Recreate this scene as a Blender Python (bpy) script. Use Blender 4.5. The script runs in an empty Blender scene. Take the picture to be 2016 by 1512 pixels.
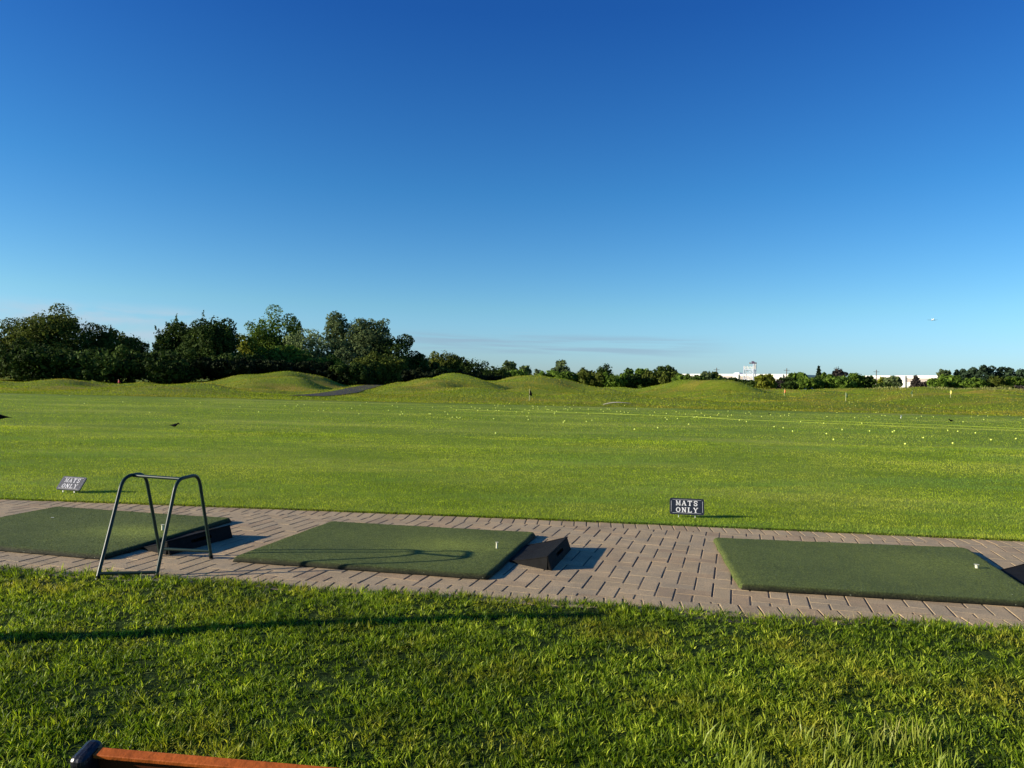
import bpy, math, random
import numpy as np
from math import sin, cos, pi, radians, sqrt, atan2, tan
from mathutils import Vector, Matrix

random.seed(7)
RNG = np.random.default_rng(11)
SC = bpy.context.scene
COL = SC.collection

# ------------------------------------------------------------------ camera model
F = 1443.0; H = 1.2; ROLL = 0.0228; PIT = math.atan(1 / F)
SUN_EL = radians(16.5); SH_AZ = radians(11)          # shadows run towards +x, 11 degrees away from the viewer


def ray(px, py):
    a, b = px - 1008, py - 756
    x = cos(ROLL) * a + sin(ROLL) * b
    y = -sin(ROLL) * a + cos(ROLL) * b
    return Vector((x / F, cos(PIT) - sin(PIT) * y / F, -sin(PIT) - cos(PIT) * y / F))


def G(px, py, z=0.0):
    d = ray(px, py)
    t = (z - H) / d.z
    return Vector((d.x * t, d.y * t, z))


def AT(px, py, dist):
    d = ray(px, py)
    t = dist / d.y
    return Vector((d.x * t, dist, H + d.z * t))


# ------------------------------------------------------------------ helpers
def tag(o, label=None, cat=None, group=None, kind=None):
    if label: o['label'] = label
    if cat: o['category'] = cat
    if group: o['group'] = group
    if kind: o['kind'] = kind
    return o


def empty(name, loc=(0, 0, 0), rz=0.0):
    o = bpy.data.objects.new(name, None)
    o.empty_display_size = 0.1
    o.location = loc; o.rotation_euler = (0, 0, rz)
    COL.objects.link(o)
    return o


def link(name, me, mats=None, parent=None, loc=None):
    o = bpy.data.objects.new(name, me)
    if mats is not None:
        for m in (mats if isinstance(mats, (list, tuple)) else [mats]):
            me.materials.append(m)
    if loc is not None: o.location = loc
    COL.objects.link(o)
    if parent is not None: o.parent = parent
    return o


def mesh_np(name, V, quads=None, tris=None, smooth=False, attrs=None, matidx=None):
    """fast mesh from arrays; attrs: dict name -> per-vertex float array"""
    V = np.asarray(V, np.float32)
    nq = 0 if quads is None else len(quads); nt = 0 if tris is None else len(tris)
    me = bpy.data.meshes.new(name)
    me.vertices.add(len(V)); me.vertices.foreach_set('co', V.ravel())
    loops = []
    if nq: loops.append(np.asarray(quads, np.int32).ravel())
    if nt: loops.append(np.asarray(tris, np.int32).ravel())
    L = np.concatenate(loops)
    me.loops.add(len(L)); me.loops.foreach_set('vertex_index', L)
    me.polygons.add(nq + nt)
    starts = np.concatenate([np.arange(nq) * 4, nq * 4 + np.arange(nt) * 3]).astype(np.int32)
    tot = np.concatenate([np.full(nq, 4), np.full(nt, 3)]).astype(np.int32)
    me.polygons.foreach_set('loop_start', starts)
    me.polygons.foreach_set('loop_total', tot)
    if matidx is not None: me.polygons.foreach_set('material_index', np.asarray(matidx, np.int32))
    me.polygons.foreach_set('use_smooth', np.full(nq + nt, smooth))
    me.update(calc_edges=True)
    if attrs:
        for k, a in attrs.items():
            at = me.attributes.new(k, 'FLOAT', 'POINT')
            at.data.foreach_set('value', np.asarray(a, np.float32))
    return me


class MB:
    def __init__(s): s.v = []; s.f = []; s.m = []; s.sm = []

    def add(s, vs, fs, m=0, smooth=False):
        b = len(s.v); s.v += [tuple(v) for v in vs]
        for f in fs: s.f.append(tuple(b + i for i in f)); s.m.append(m); s.sm.append(smooth)

    def box(s, c, h, M=None, m=0):
        c = Vector(c)
        vs = [Vector((x * h[0], y * h[1], z * h[2])) for x in (-1, 1) for y in (-1, 1) for z in (-1, 1)]
        if M is not None: vs = [M @ v for v in vs]
        s.add([c + v for v in vs], [(0, 1, 3, 2), (4, 6, 7, 5), (0, 4, 5, 1), (2, 3, 7, 6), (0, 2, 6, 4), (1, 5, 7, 3)], m)

    def box2(s, a, b, m=0):
        a = Vector(a); b = Vector(b)
        s.box((a + b) / 2, [abs(t) / 2 for t in (b - a)], None, m)

    def tube(s, pts, r, n=10, m=0, cap=True, r2=None):
        pts = [Vector(p) for p in pts]
        N = len(pts); rings = []
        t0 = (pts[1] - pts[0]).normalized()
        up = Vector((0, 0, 1)) if abs(t0.z) < 0.9 else Vector((0, 1, 0))
        nrm = (up - t0 * up.dot(t0)).normalized()
        for i, p in enumerate(pts):
            if i == 0: t = t0
            elif i == N - 1: t = (pts[-1] - pts[-2]).normalized()
            else: t = ((pts[i + 1] - p).normalized() + (p - pts[i - 1]).normalized()).normalized()
            nrm = (nrm - t * nrm.dot(t)).normalized()
            bi = t.cross(nrm)
            rr = r if r2 is None else r + (r2 - r) * i / (N - 1)
            rings.append([p + (nrm * cos(2 * pi * k / n) + bi * sin(2 * pi * k / n)) * rr for k in range(n)])
        vs = [v for rg in rings for v in rg]
        fs = [(i * n + k, i * n + (k + 1) % n, (i + 1) * n + (k + 1) % n, (i + 1) * n + k) for i in range(N - 1) for k in range(n)]
        s.add(vs, fs, m, True)
        if cap:
            s.add(rings[0], [tuple(reversed(range(n)))], m); s.add(rings[-1], [tuple(range(n))], m)

    def mesh(s, name):
        me = bpy.data.meshes.new(name)
        me.from_pydata(s.v, [], s.f)
        me.polygons.foreach_set('material_index', s.m)
        me.polygons.foreach_set('use_smooth', s.sm)
        me.update()
        return me

    def build(s, name, mats, parent=None, loc=None):
        return link(name, s.mesh(name), mats, parent, loc)


def rounded(pts, rad, n=6):
    """polyline with rounded corners"""
    pts = [Vector(p) for p in pts]; out = [pts[0]]
    for i in range(1, len(pts) - 1):
        a = (pts[i - 1] - pts[i]); b = (pts[i + 1] - pts[i])
        ra = min(rad, a.length * .45, b.length * .45)
        p0 = pts[i] + a.normalized() * ra; p2 = pts[i] + b.normalized() * ra
        for k in range(n + 1):
            t = k / n
            out.append(p0 * (1 - t) ** 2 + pts[i] * 2 * t * (1 - t) + p2 * t * t)
    out.append(pts[-1])
    return out


# ------------------------------------------------------------------ materials
def new_mat(name):
    m = bpy.data.materials.new(name); m.use_nodes = True
    nt = m.node_tree; nt.nodes.clear()
    out = nt.nodes.new('ShaderNodeOutputMaterial')
    return m, nt, out


def nd(nt, t, **k):
    n = nt.nodes.new(t)
    for a, b in k.items():
        if a in n.inputs.keys(): n.inputs[a].default_value = b
        else: setattr(n, a, b)
    return n


def noise(nt, co, scale, detail=3, rough=.55, dist=0.0):
    n = nt.nodes.new('ShaderNodeTexNoise')
    n.inputs['Scale'].default_value = scale; n.inputs['Detail'].default_value = detail
    n.inputs['Roughness'].default_value = rough; n.inputs['Distortion'].default_value = dist
    if co is not None: nt.links.new(co, n.inputs['Vector'])
    return n


def ramp(nt, fac, stops):
    r = nt.nodes.new('ShaderNodeValToRGB')
    e = r.color_ramp.elements
    while len(e) < len(stops): e.new(0.5)
    for i, (p, c) in enumerate(stops):
        e[i].position = p; e[i].color = (*c, 1) if len(c) == 3 else c
    nt.links.new(fac, r.inputs['Fac'])
    return r


def mixc(nt, fac, a, b, bt='MIX'):
    m = nt.nodes.new('ShaderNodeMix'); m.data_type = 'RGBA'; m.blend_type = bt
    for s, v in ((m.inputs[0], fac), (m.inputs[6], a), (m.inputs[7], b)):
        if hasattr(v, 'is_linked') or hasattr(v, 'node'): nt.links.new(v, s)
        elif isinstance(v, (int, float)): s.default_value = v
        else: s.default_value = (*v, 1) if len(v) == 3 else v
    return m.outputs[2]


def simple(name, col, rough=.6, metal=0.0, var=.15, scale=30, bump=0.0, bscale=200, spec=.5):
    m, nt, out = new_mat(name)
    p = nd(nt, 'ShaderNodeBsdfPrincipled'); p.inputs['Roughness'].default_value = rough
    p.inputs['Metallic'].default_value = metal; p.inputs['Specular IOR Level'].default_value = spec
    tc = nd(nt, 'ShaderNodeTexCoord')
    n = noise(nt, tc.outputs['Object'], scale, 4)
    d = tuple(c * (1 - var) for c in col); l = tuple(min(1, c * (1 + var)) for c in col)
    r = ramp(nt, n.outputs['Fac'], [(.3, d), (.7, l)])
    nt.links.new(r.outputs['Color'], p.inputs['Base Color'])
    if bump:
        nb = noise(nt, tc.outputs['Object'], bscale, 3)
        b = nd(nt, 'ShaderNodeBump'); b.inputs['Strength'].default_value = bump; b.inputs['Distance'].default_value = .01
        nt.links.new(nb.outputs['Fac'], b.inputs['Height']); nt.links.new(b.outputs['Normal'], p.inputs['Normal'])
    nt.links.new(p.outputs['BSDF'], out.inputs['Surface'])
    return m


def blade_mat(name, dark, mid, light, dry, trans=.4, patch=1.2, dryamt=.62, rough=.45, spec=.35, cool=None):
    """grass blades: own colour by per-blade value + world-space patches, part translucent"""
    m, nt, out = new_mat(name)
    at = nd(nt, 'ShaderNodeAttribute'); at.attribute_name = 'rnd'
    geo = nd(nt, 'ShaderNodeNewGeometry')
    c1 = ramp(nt, at.outputs['Fac'], [(0, dark), (.5, mid), (1, light)])
    n = noise(nt, geo.outputs['Position'], patch, 4, .6)
    f = ramp(nt, n.outputs['Fac'], [(dryamt - .08, (0, 0, 0)), (dryamt + .08, (1, 1, 1))])
    at2 = nd(nt, 'ShaderNodeMath'); at2.operation = 'MULTIPLY'
    nt.links.new(f.outputs['Color'], at2.inputs[0]); nt.links.new(at.outputs['Fac'], at2.inputs[1])
    c2 = mixc(nt, at2.outputs[0], c1.outputs['Color'], dry)
    if cool is not None:
        mp = nd(nt, 'ShaderNodeMapping'); mp.inputs['Scale'].default_value = (.45, 1.5, 1); mp.inputs['Location'].default_value = (3.7, 9.1, 0)
        nt.links.new(geo.outputs['Position'], mp.inputs['Vector'])
        nc = noise(nt, mp.outputs[0], .55, 4, .65)
        fc = ramp(nt, nc.outputs['Fac'], [(.50, (0, 0, 0)), (.66, (.85, .85, .85))])
        c2 = mixc(nt, fc.outputs['Color'], c2, cool)
    p = nd(nt, 'ShaderNodeBsdfPrincipled'); p.inputs['Roughness'].default_value = rough
    p.inputs['Specular IOR Level'].default_value = spec
    nt.links.new(c2, p.inputs['Base Color'])
    tr = nd(nt, 'ShaderNodeBsdfTranslucent')
    tcol = mixc(nt, 1.0, c2, (1.0, 1.0, .45), 'MULTIPLY')
    nt.links.new(tcol, tr.inputs['Color'])
    mx = nd(nt, 'ShaderNodeMixShader'); mx.inputs[0].default_value = trans
    nt.links.new(p.outputs['BSDF'], mx.inputs[1]); nt.links.new(tr.outputs['BSDF'], mx.inputs[2])
    nt.links.new(mx.outputs[0], out.inputs['Surface'])
    return m


def turf_mat(name, a, b, c, dry, dryamt=.6, bumpd=.03, fine=55, stripes=False):
    """short turf seen at a distance: real colour mottling plus height bumps that the low sun shades"""
    m, nt, out = new_mat(name)
    geo = nd(nt, 'ShaderNodeNewGeometry'); P = geo.outputs['Position']
    n1 = noise(nt, P, .35, 5, .6); n2 = noise(nt, P, 6, 4, .65); n3 = noise(nt, P, fine, 3, .7)
    r1 = ramp(nt, n1.outputs['Fac'], [(.35, a), (.65, b)])
    x = mixc(nt, n2.outputs['Fac'], r1.outputs['Color'], c)
    mp = nd(nt, 'ShaderNodeMapping'); mp.inputs['Scale'].default_value = (.5, 1.6, 1)
    nt.links.new(P, mp.inputs['Vector'])
    n4 = noise(nt, mp.outputs[0], .22, 5, .65)
    f = ramp(nt, n4.outputs['Fac'], [(dryamt - .07, (0, 0, 0)), (dryamt + .12, (.8, .8, .8))])
    x = mixc(nt, f.outputs['Color'], x, dry)
    f3 = ramp(nt, n3.outputs['Fac'], [(.3, (.62, .62, .62)), (.7, (1.3, 1.3, 1.3))])
    x = mixc(nt, 1.0, x, f3.outputs['Color'], 'MULTIPLY')
    p = nd(nt, 'ShaderNodeBsdfPrincipled'); p.inputs['Roughness'].default_value = .75
    p.inputs['Specular IOR Level'].default_value = .15
    nt.links.new(x, p.inputs["Base Color"])
    s = nd(nt, 'ShaderNodeMath'); s.operation = 'ADD'
    s2 = nd(nt, 'ShaderNodeMath'); s2.operation = 'MULTIPLY'; s2.inputs[1].default_value = 1.2
    nt.links.new(n2.outputs['Fac'], s2.inputs[0])
    nt.links.new(n3.outputs['Fac'], s.inputs[0]); nt.links.new(s2.outputs[0], s.inputs[1])
    bm = nd(nt, 'ShaderNodeBump'); bm.inputs['Strength'].default_value = .9; bm.inputs['Distance'].default_value = bumpd
    nt.links.new(s.outputs[0], bm.inputs['Height']); nt.links.new(bm.outputs['Normal'], p.inputs['Normal'])
    nt.links.new(p.outputs['BSDF'], out.inputs['Surface'])
    return m


M_turf = turf_mat('tee_turf_material', (.15, .22, .010), (.21, .285, .014), (.13, .19, .008), (.34, .37, .05), .55, .03, 42)
M_rough = turf_mat('rough_grass_material', (.14, .205, .008), (.21, .27, .011), (.12, .16, .006), (.30, .225, .035), .56, .16, 7)
M_soil = simple('soil_material', (.035, .028, .016), .95, var=.5, scale=40, bump=.6, bscale=90)
M_blade_lawn = blade_mat('lawn_blade_material', (.045, .085, .005), (.19, .29, .010), (.68, .76, .07), (.52, .42, .05), .45, 1.6, .58, .5, .25)
M_blade_turf = blade_mat('turf_blade_material', (.09, .15, .005), (.29, .41, .014), (.66, .76, .06), (.66, .66, .10), .45, .40, .53, .6, .15, (.19, .34, .06))
M_lawnbase = simple('lawn_thatch_material', (.024, .042, .008), .95, var=.5, scale=25, bump=.8, bscale=70, spec=.05)
M_asphalt = simple('cart_path_material', (.055, .052, .048), .85, var=.15, scale=2, spec=.1)
M_sand = simple('sand_material', (.42, .38, .26), .9, var=.15, scale=3)


def brick_mat():
    m, nt, out = new_mat('paver_material')
    at = nd(nt, 'ShaderNodeAttribute'); at.attribute_name = 'rnd'
    geo = nd(nt, 'ShaderNodeNewGeometry'); P = geo.outputs['Position']
    c = ramp(nt, at.outputs['Fac'], [(0, (.40, .285, .165)), (.35, (.44, .33, .19)), (.7, (.43, .33, .20)), (1, (.48, .355, .205))])
    n = noise(nt, P, 170, 3, .8)
    g = ramp(nt, n.outputs['Fac'], [(.33, (.5, .5, .5)), (.5, (1, 1, 1)), (.7, (1.35, 1.33, 1.3))])
    x = mixc(nt, 1.0, c.outputs['Color'], g.outputs['Color'], 'MULTIPLY')
    n2 = noise(nt, P, 3.5, 5, .65)
    g2 = ramp(nt, n2.outputs['Fac'], [(.3, (.72, .74, .76)), (.7, (1.12, 1.08, 1.0))])
    x = mixc(nt, 1.0, x, g2.outputs['Color'], 'MULTIPLY')
    n5 = noise(nt, P, 45, 3, .7)
    g5 = ramp(nt, n5.outputs['Fac'], [(.62, (0, 0, 0)), (.72, (1, 1, 1))])
    x = mixc(nt, g5.outputs['Color'], x, (.2, .15, .12))
    p = nd(nt, 'ShaderNodeBsdfPrincipled'); p.inputs['Roughness'].default_value = .85
    p.inputs['Specular IOR Level'].default_value = .3
    nt.links.new(x, p.inputs['Base Color'])
    b = nd(nt, 'ShaderNodeBump'); b.inputs['Strength'].default_value = .6; b.inputs['Distance'].default_value = .004
    nt.links.new(n.outputs['Fac'], b.inputs['Height']); nt.links.new(b.outputs['Normal'], p.inputs['Normal'])
    nt.links.new(p.outputs['BSDF'], out.inputs['Surface'])
    return m


M_brick = brick_mat()
M_joint = simple('joint_sand_material', (.09, .07, .05), .95, var=.4, scale=60, bump=.5)


def foliage(name, dark, light, trans=.3, hue=None):
    m, nt, out = new_mat(name)
    at = nd(nt, 'ShaderNodeAttribute'); at.attribute_name = 'rnd'
    oi = nd(nt, 'ShaderNodeObjectInfo')
    c = ramp(nt, at.outputs['Fac'], [(0, dark), (1, light)])
    h = nd(nt, 'ShaderNodeHueSaturation')
    mr = nd(nt, 'ShaderNodeMapRange'); mr.inputs[3].default_value = .8; mr.inputs[4].default_value = 1.2
    nt.links.new(oi.outputs['Random'], mr.inputs[0]); nt.links.new(mr.outputs[0], h.inputs['Value'])
    nt.links.new(c.outputs['Color'], h.inputs['Color'])
    p = nd(nt, 'ShaderNodeBsdfPrincipled'); p.inputs['Roughness'].default_value = .7; p.inputs['Specular IOR Level'].default_value = .06
    nt.links.new(h.outputs[0], p.inputs['Base Color'])
    tr = nd(nt, 'ShaderNodeBsdfTranslucent'); nt.links.new(h.outputs[0], tr.inputs['Color'])
    mx = nd(nt, 'ShaderNodeMixShader'); mx.inputs[0].default_value = trans
    nt.links.new(p.outputs['BSDF'], mx.inputs[1]); nt.links.new(tr.outputs['BSDF'], mx.inputs[2])
    nt.links.new(mx.outputs[0], out.inputs['Surface'])
    return m


FOL = {
    'dark': foliage('dark_leaf_material', (.018, .034, .009), (.075, .120, .020), .2),
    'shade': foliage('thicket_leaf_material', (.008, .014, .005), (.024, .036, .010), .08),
    'olive': foliage('olive_leaf_material', (.035, .052, .010), (.155, .185, .028), .28),
    'mid': foliage('green_leaf_material', (.032, .066, .012), (.19, .29, .035), .35),
    'grey': foliage('greygreen_leaf_material', (.045, .07, .030), (.22, .28, .10), .35),
    'yellow': foliage('yellowgreen_leaf_material', (.08, .10, .012), (.30, .32, .035), .35),
    'red': foliage('purple_leaf_material', (.03, .025, .022), (.08, .065, .055), .15),
    'conifer': foliage('needle_material', (.020, .038, .020), (.05, .08, .04), .1),
    'reed': foliage('tall_grass_material', (.10, .12, .03), (.28, .28, .09), .3),
}
M_bark = simple('bark_material', (.09, .07, .05), .9, var=.3, scale=5)
M_stand = simple('green_tube_material', (.006, .024, .017), .42, var=.2, scale=20, spec=.35)
M_rubber = simple('black_rubber_material', (.006, .006, .006), .85, var=.4, scale=18, bump=.35, bscale=260, spec=.15)
M_tee = simple('tee_rubber_material', (.62, .60, .42), .6, var=.08)
M_sign = simple('sign_panel_material', (.022, .022, .028), .3, var=.2, scale=10)
M_white = simple('sign_letter_material', (.82, .80, .78), .35, var=.05)
M_dull = simple('worn_letter_material', (.55, .54, .55), .4, var=.3, scale=60)
M_signg = simple('grey_panel_material', (.055, .055, .062), .4, var=.2, scale=10)  # lighter grey panel for the left sign
M_metal = simple('stake_metal_material', (.55, .55, .5), .4, metal=.6)
M_ball = simple('ball_material', (.74, .82, .14), .4, var=.05)
M_rope = simple('rope_material', (.46, .54, .05), .6, var=.1)
M_wood = simple('bench_wood_material', (.42, .10, .016), .55, var=.22, scale=9, bump=.2, bscale=60, spec=.15)
M_wood_shade = simple('shaded_board_material', (.085, .024, .008), .6, var=.25, scale=9, spec=.1)  # bench wood darkened: shade on the camera-side boards put into the colour
M_cast = simple('cast_iron_material', (.012, .013, .016), .35, var=.3, bump=.3, bscale=60)
M_blackbird = simple('feather_material', (.006, .006, .007), .8, spec=.05)
M_wallw = simple('warehouse_wall_material', (.60, .59, .54), .7, var=.06, scale=.05, spec=.1)
M_wallb = simple('warehouse_band_material', (.30, .26, .23), .7, var=.06, scale=.05, spec=.1)
M_steel = simple('tower_steel_material', (.58, .60, .68), .5, var=.1, scale=.5)
M_logo = simple('tower_letter_material', (.20, .09, .16), .5, var=.2)
M_plane = simple('aircraft_paint_material', (.8, .82, .85), .3, var=.03)
M_planeg = simple('aircraft_underside_material', (.30, .34, .40), .4, var=.05)


def matmat():
    m, nt, out = new_mat('artificial_turf_material')
    tc = nd(nt, 'ShaderNodeTexCoord'); P = tc.outputs['Object']
    at = nd(nt, 'ShaderNodeAttribute'); at.attribute_name = 'wear'
    n0 = noise(nt, P, 2.2, 4, .6); n1 = noise(nt, P, 95, 3, .8); n2 = noise(nt, P, 22, 4, .7)
    base = ramp(nt, n0.outputs['Fac'], [(.3, (.088, .115, .028)), (.7, (.125, .155, .034))])
    x = mixc(nt, at.outputs['Fac'], base.outputs['Color'], (.27, .32, .05))
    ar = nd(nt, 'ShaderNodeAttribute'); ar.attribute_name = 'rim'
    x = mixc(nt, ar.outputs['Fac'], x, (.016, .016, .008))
    g = ramp(nt, n1.outputs['Fac'], [(.30, (.3, .3, .3)), (.5, (1, 1, 1)), (.70, (1.9, 1.9, 1.7))])
    x = mixc(nt, 1.0, x, g.outputs['Color'], 'MULTIPLY')
    g2 = ramp(nt, n2.outputs['Fac'], [(.3, (.75, .78, .8)), (.7, (1.15, 1.12, 1.1))])
    x = mixc(nt, 1.0, x, g2.outputs['Color'], 'MULTIPLY')
    n3 = noise(nt, P, 130, 1, .5)
    g3 = ramp(nt, n3.outputs['Fac'], [(.755, (0, 0, 0)), (.78, (1, 1, 1))])
    x = mixc(nt, g3.outputs['Color'], x, (.42, .44, .30))
    p = nd(nt, 'ShaderNodeBsdfPrincipled'); p.inputs['Roughness'].default_value = .8; p.inputs['Specular IOR Level'].default_value = .2
    nt.links.new(x, p.inputs['Base Color'])
    b = nd(nt, 'ShaderNodeBump'); b.inputs['Strength'].default_value = 1; b.inputs['Distance'].default_value = .006
    nt.links.new(n1.outputs['Fac'], b.inputs['Height']); nt.links.new(b.outputs['Normal'], p.inputs['Normal'])
    nt.links.new(p.outputs['BSDF'], out.inputs['Surface'])
    return m


M_mat = matmat()


# ------------------------------------------------------------------ terrain
def ss(a, b, x):
    t = np.clip((x - a) / (b - a), 0, 1); return t * t * (3 - 2 * t)


def wx(px, d): return (px - 1008) / F * d


def zc(px, py, d):          # height that a point at distance d must have to show at (px,py)
    return float(AT(px, py, d).z)


# mound: px, crest py, distance, half width in px, depth sigma m, power
MOUNDS = [
    (130, 752, 66, 150, 9, 2.2),
    (-60, 762, 60, 110, 8, 2.0),
    (372, 757, 56, 115, 6, 2.2),
    (552, 731, 90, 112, 6, 2.3),
    (556, 741, 78, 95, 5, 2.6),
    (520, 733, 104, 90, 8, 2.0),
    (895, 738, 78, 108, 10, 2.0),
    (770, 768, 62, 120, 7, 2.2),
    (1050, 740, 92, 112, 11, 2.2),
    (1165, 764, 84, 70, 8, 2.2),
    (960, 769, 57, 150, 6, 2.4),
    (1180, 777, 55, 130, 5, 2.2),
    (1215, 763, 108, 60, 6, 2.0),
    (1345, 753, 98, 82, 10, 2.4),
    (1410, 754, 92, 78, 10, 2.4),
    (1440, 775, 66, 80, 6, 2.2),
    (1192, 789, 46.5, 75, 2.0, 2.2),
    (1090, 770, 63, 180, 4, 2.4),
    (1300, 783, 54, 160, 3.5, 2.4),
    (1560, 774, 82, 190, 7, 2.2),
    (1850, 772, 92, 230, 8, 2.2),
    (1660, 789, 52, 170, 3, 2.4),
    (1480, 768, 90, 70, 6, 2.4),
    (820, 752, 92, 120, 9, 2.2),
    (1720, 780, 62, 240, 7, 2.2),
    (1960, 787, 58, 150, 6, 2.2),
]
_M = []
for (px, py, d, hw, sg, pw) in MOUNDS:
    _M.append((wx(px, d), d, zc(px, py, d), hw / F * d * .68, sg, pw))


def base(x, y):
    az = x / np.maximum(y, 1.0) * F + 1008
    d = y
    right = ss(1180, 1650, az)
    z = right * ((1.15 + ss(1500, 2100, az) * .95) * ss(48, 150, d))
    und = .26 * np.sin(x * .11 + .5 + y * .05) * np.sin(y * .21 + np.sin(x * .05) * 1.5) + .08 * np.sin(x * .23 + y * .33 + 1.3)
    rid = .30 * np.sin(x * .36 + y * .34 + 1.2 * np.sin(x * .06)) + .10 * np.sin(x * .55 - y * .31 + 2.0)
    z = z + und * ss(44, 60, y) * (.35 + .65 * right) + rid * right * ss(46, 60, y) * (1 - ss(120, 150, y))
    return z


PATH_D = [40, 53, 65, 78, 90, 105]; PATH_PX = [520, 640, 682, 708, 728, 748]; PATH_Z = [0, .05, .12, .30, .45, .62]


def T(x, y):
    x = np.asarray(x, float); y = np.asarray(y, float)
    z = base(x, y)
    acc = np.zeros_like(z)
    for (cx, cy, hz, sx, sy, pw) in _M:
        b0 = float(base(np.array(cx), np.array(cy)))
        h = max(hz - b0, .05)
        r2 = ((x - cx) / sx) ** 2 * .5 + ((y - cy) / sy) ** 2 * .5
        g = h * np.exp(-r2 ** (pw / 2))
        acc = (acc ** 3 + g ** 3) ** (1 / 3)
    z = z + acc
    for (hx, hd, dep, ax_, ay_) in ((652, 82, .75, 2.6, 3.2), (860, 68, .30, 4, 3), (930, 66, .25, 3, 2.5), (1150, 72, .35, 4, 4), (1500, 80, .3, 6, 5), (700, 60, .3, 3, 4)):
        hx = wx(hx, hd); z = z - dep * np.exp(-(((x - hx) / ax_) ** 2 + ((y - hd) / ay_) ** 2))
    lump = .19 * np.sin(x * .62 + 1.1 * np.sin(y * .23)) * np.sin(y * .41 + .8 * np.sin(x * .3)) + .09 * np.sin(x * 1.1 + y * .5)
    z = z + lump * ss(50, 62, y) * (1 - ss(120, 150, y))
    yy = np.maximum(y, 40)
    pxp = np.interp(yy, PATH_D, PATH_PX); pzp = np.interp(yy, PATH_D, PATH_Z)
    dx = (x - (pxp - 1008) / F * yy) / (1.9 + .012 * yy)
    wv = np.exp(-np.abs(dx) ** 3) * (1 - ss(106, 114, y))
    z = z * (1 - wv) + pzp * wv
    # scooped hollow beside the small front mound
    cx, cy = wx(1160, 46), 45.3
    z = z - .34 * np.exp(-(((x - cx) / 1.1) ** 2 + ((y - cy) / .9) ** 2))
    z = z * ss(41.5, 46, y)
    return z - .03 * (1 - ss(39.5, 41.5, y))


def build_ground():
    rad = [0.6]
    while rad[-1] < 6000:
        r = rad[-1]
        g = .25 if r < 30 else (.006 if r < 130 else (.012 if r < 260 else .12))
        rad.append(r * (1 + g) if r >= 30 or r < 20 else r + 3)
    rad = np.array(rad)
    th = np.concatenate([np.linspace(-pi, -radians(46), 16)[:-1], np.linspace(-radians(46), radians(46), 560), np.linspace(radians(46), pi, 16)[1:]])
    R, TH = np.meshgrid(rad, th, indexing='ij')
    X = R * np.sin(TH); Y = R * np.cos(TH)
    Z = T(X, np.maximum(Y, 1.0))
    far = ss(200, 330, R)
    Z = Z * (1 - far * .8)
    front = (Y < 38)
    Z = np.where(front, -.03, Z)
    V = np.stack([X, Y, Z], -1).reshape(-1, 3)
    V = np.concatenate([V, [[0, 0, -.03]]])
    nr, nt_ = len(rad), len(th)
    i, j = np.meshgrid(np.arange(nr - 1), np.arange(nt_ - 1), indexing='ij')
    q = np.stack([i * nt_ + j, (i + 1) * nt_ + j, (i + 1) * nt_ + j + 1, i * nt_ + j + 1], -1).reshape(-1, 4)
    c = len(V) - 1
    t = np.array([(c, jj, jj + 1) for jj in range(nt_ - 1)])
    me = mesh_np('ground', V, q[:, ::-1] * 1, t, smooth=True)
    me.flip_normals() if me.polygons[0].normal.z < 0 else None
    tag(link('ground', me, M_rough), kind='structure')


# ------------------------------------------------------------------ path geometry
farpts = [(0, 985), (400, 1002), (900, 1018), (1150, 1029), (1450, 1044), (2016, 1069)]
nearpts = [(0, 1123), (400, 1145), (640, 1150), (900, 1168), (1150, 1176), (1450, 1200), (1750, 1218), (2016, 1243)]
_f = np.array([G(*p)[:2] for p in farpts]); _n = np.array([G(*p)[:2] for p in nearpts])
cf = np.polyfit(_f[:, 0], _f[:, 1], 2)
cn = np.polyfit(_n[:, 0], _n[:, 1], 1)


def yfar(x): return np.polyval(cf, np.clip(x, -9, 8))


def ynear(x):
    x = np.asarray(x, float)
    return np.polyval(cn, x) - .045 - .012 * (np.clip(x, -3, 3) + 3) + .018 * np.sin(x * 3.1 + 1) + .012 * np.sin(x * 7.3) + .008 * np.sin(x * 17.7)


THF = math.atan(np.polyval(np.polyder(cf), 0.0))
UNIT = 1.2 / 11.511
PSI = -.2984
OX, OY = 10.734 * UNIT, 45.338 * UNIT


def clip_poly(poly, p0, n):
    out = []
    for i in range(len(poly)):
        a, b = poly[i], poly[(i + 1) % len(poly)]
        da = (a[0] - p0[0]) * n[0] + (a[1] - p0[1]) * n[1]; db = (b[0] - p0[0]) * n[0] + (b[1] - p0[1]) * n[1]
        if da >= 0: out.append(a)
        if (da > 0) != (db > 0) and abs(da - db) > 1e-9:
            t = da / (da - db); out.append((a[0] + (b[0] - a[0]) * t, a[1] + (b[1] - a[1]) * t))
    return out


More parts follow.
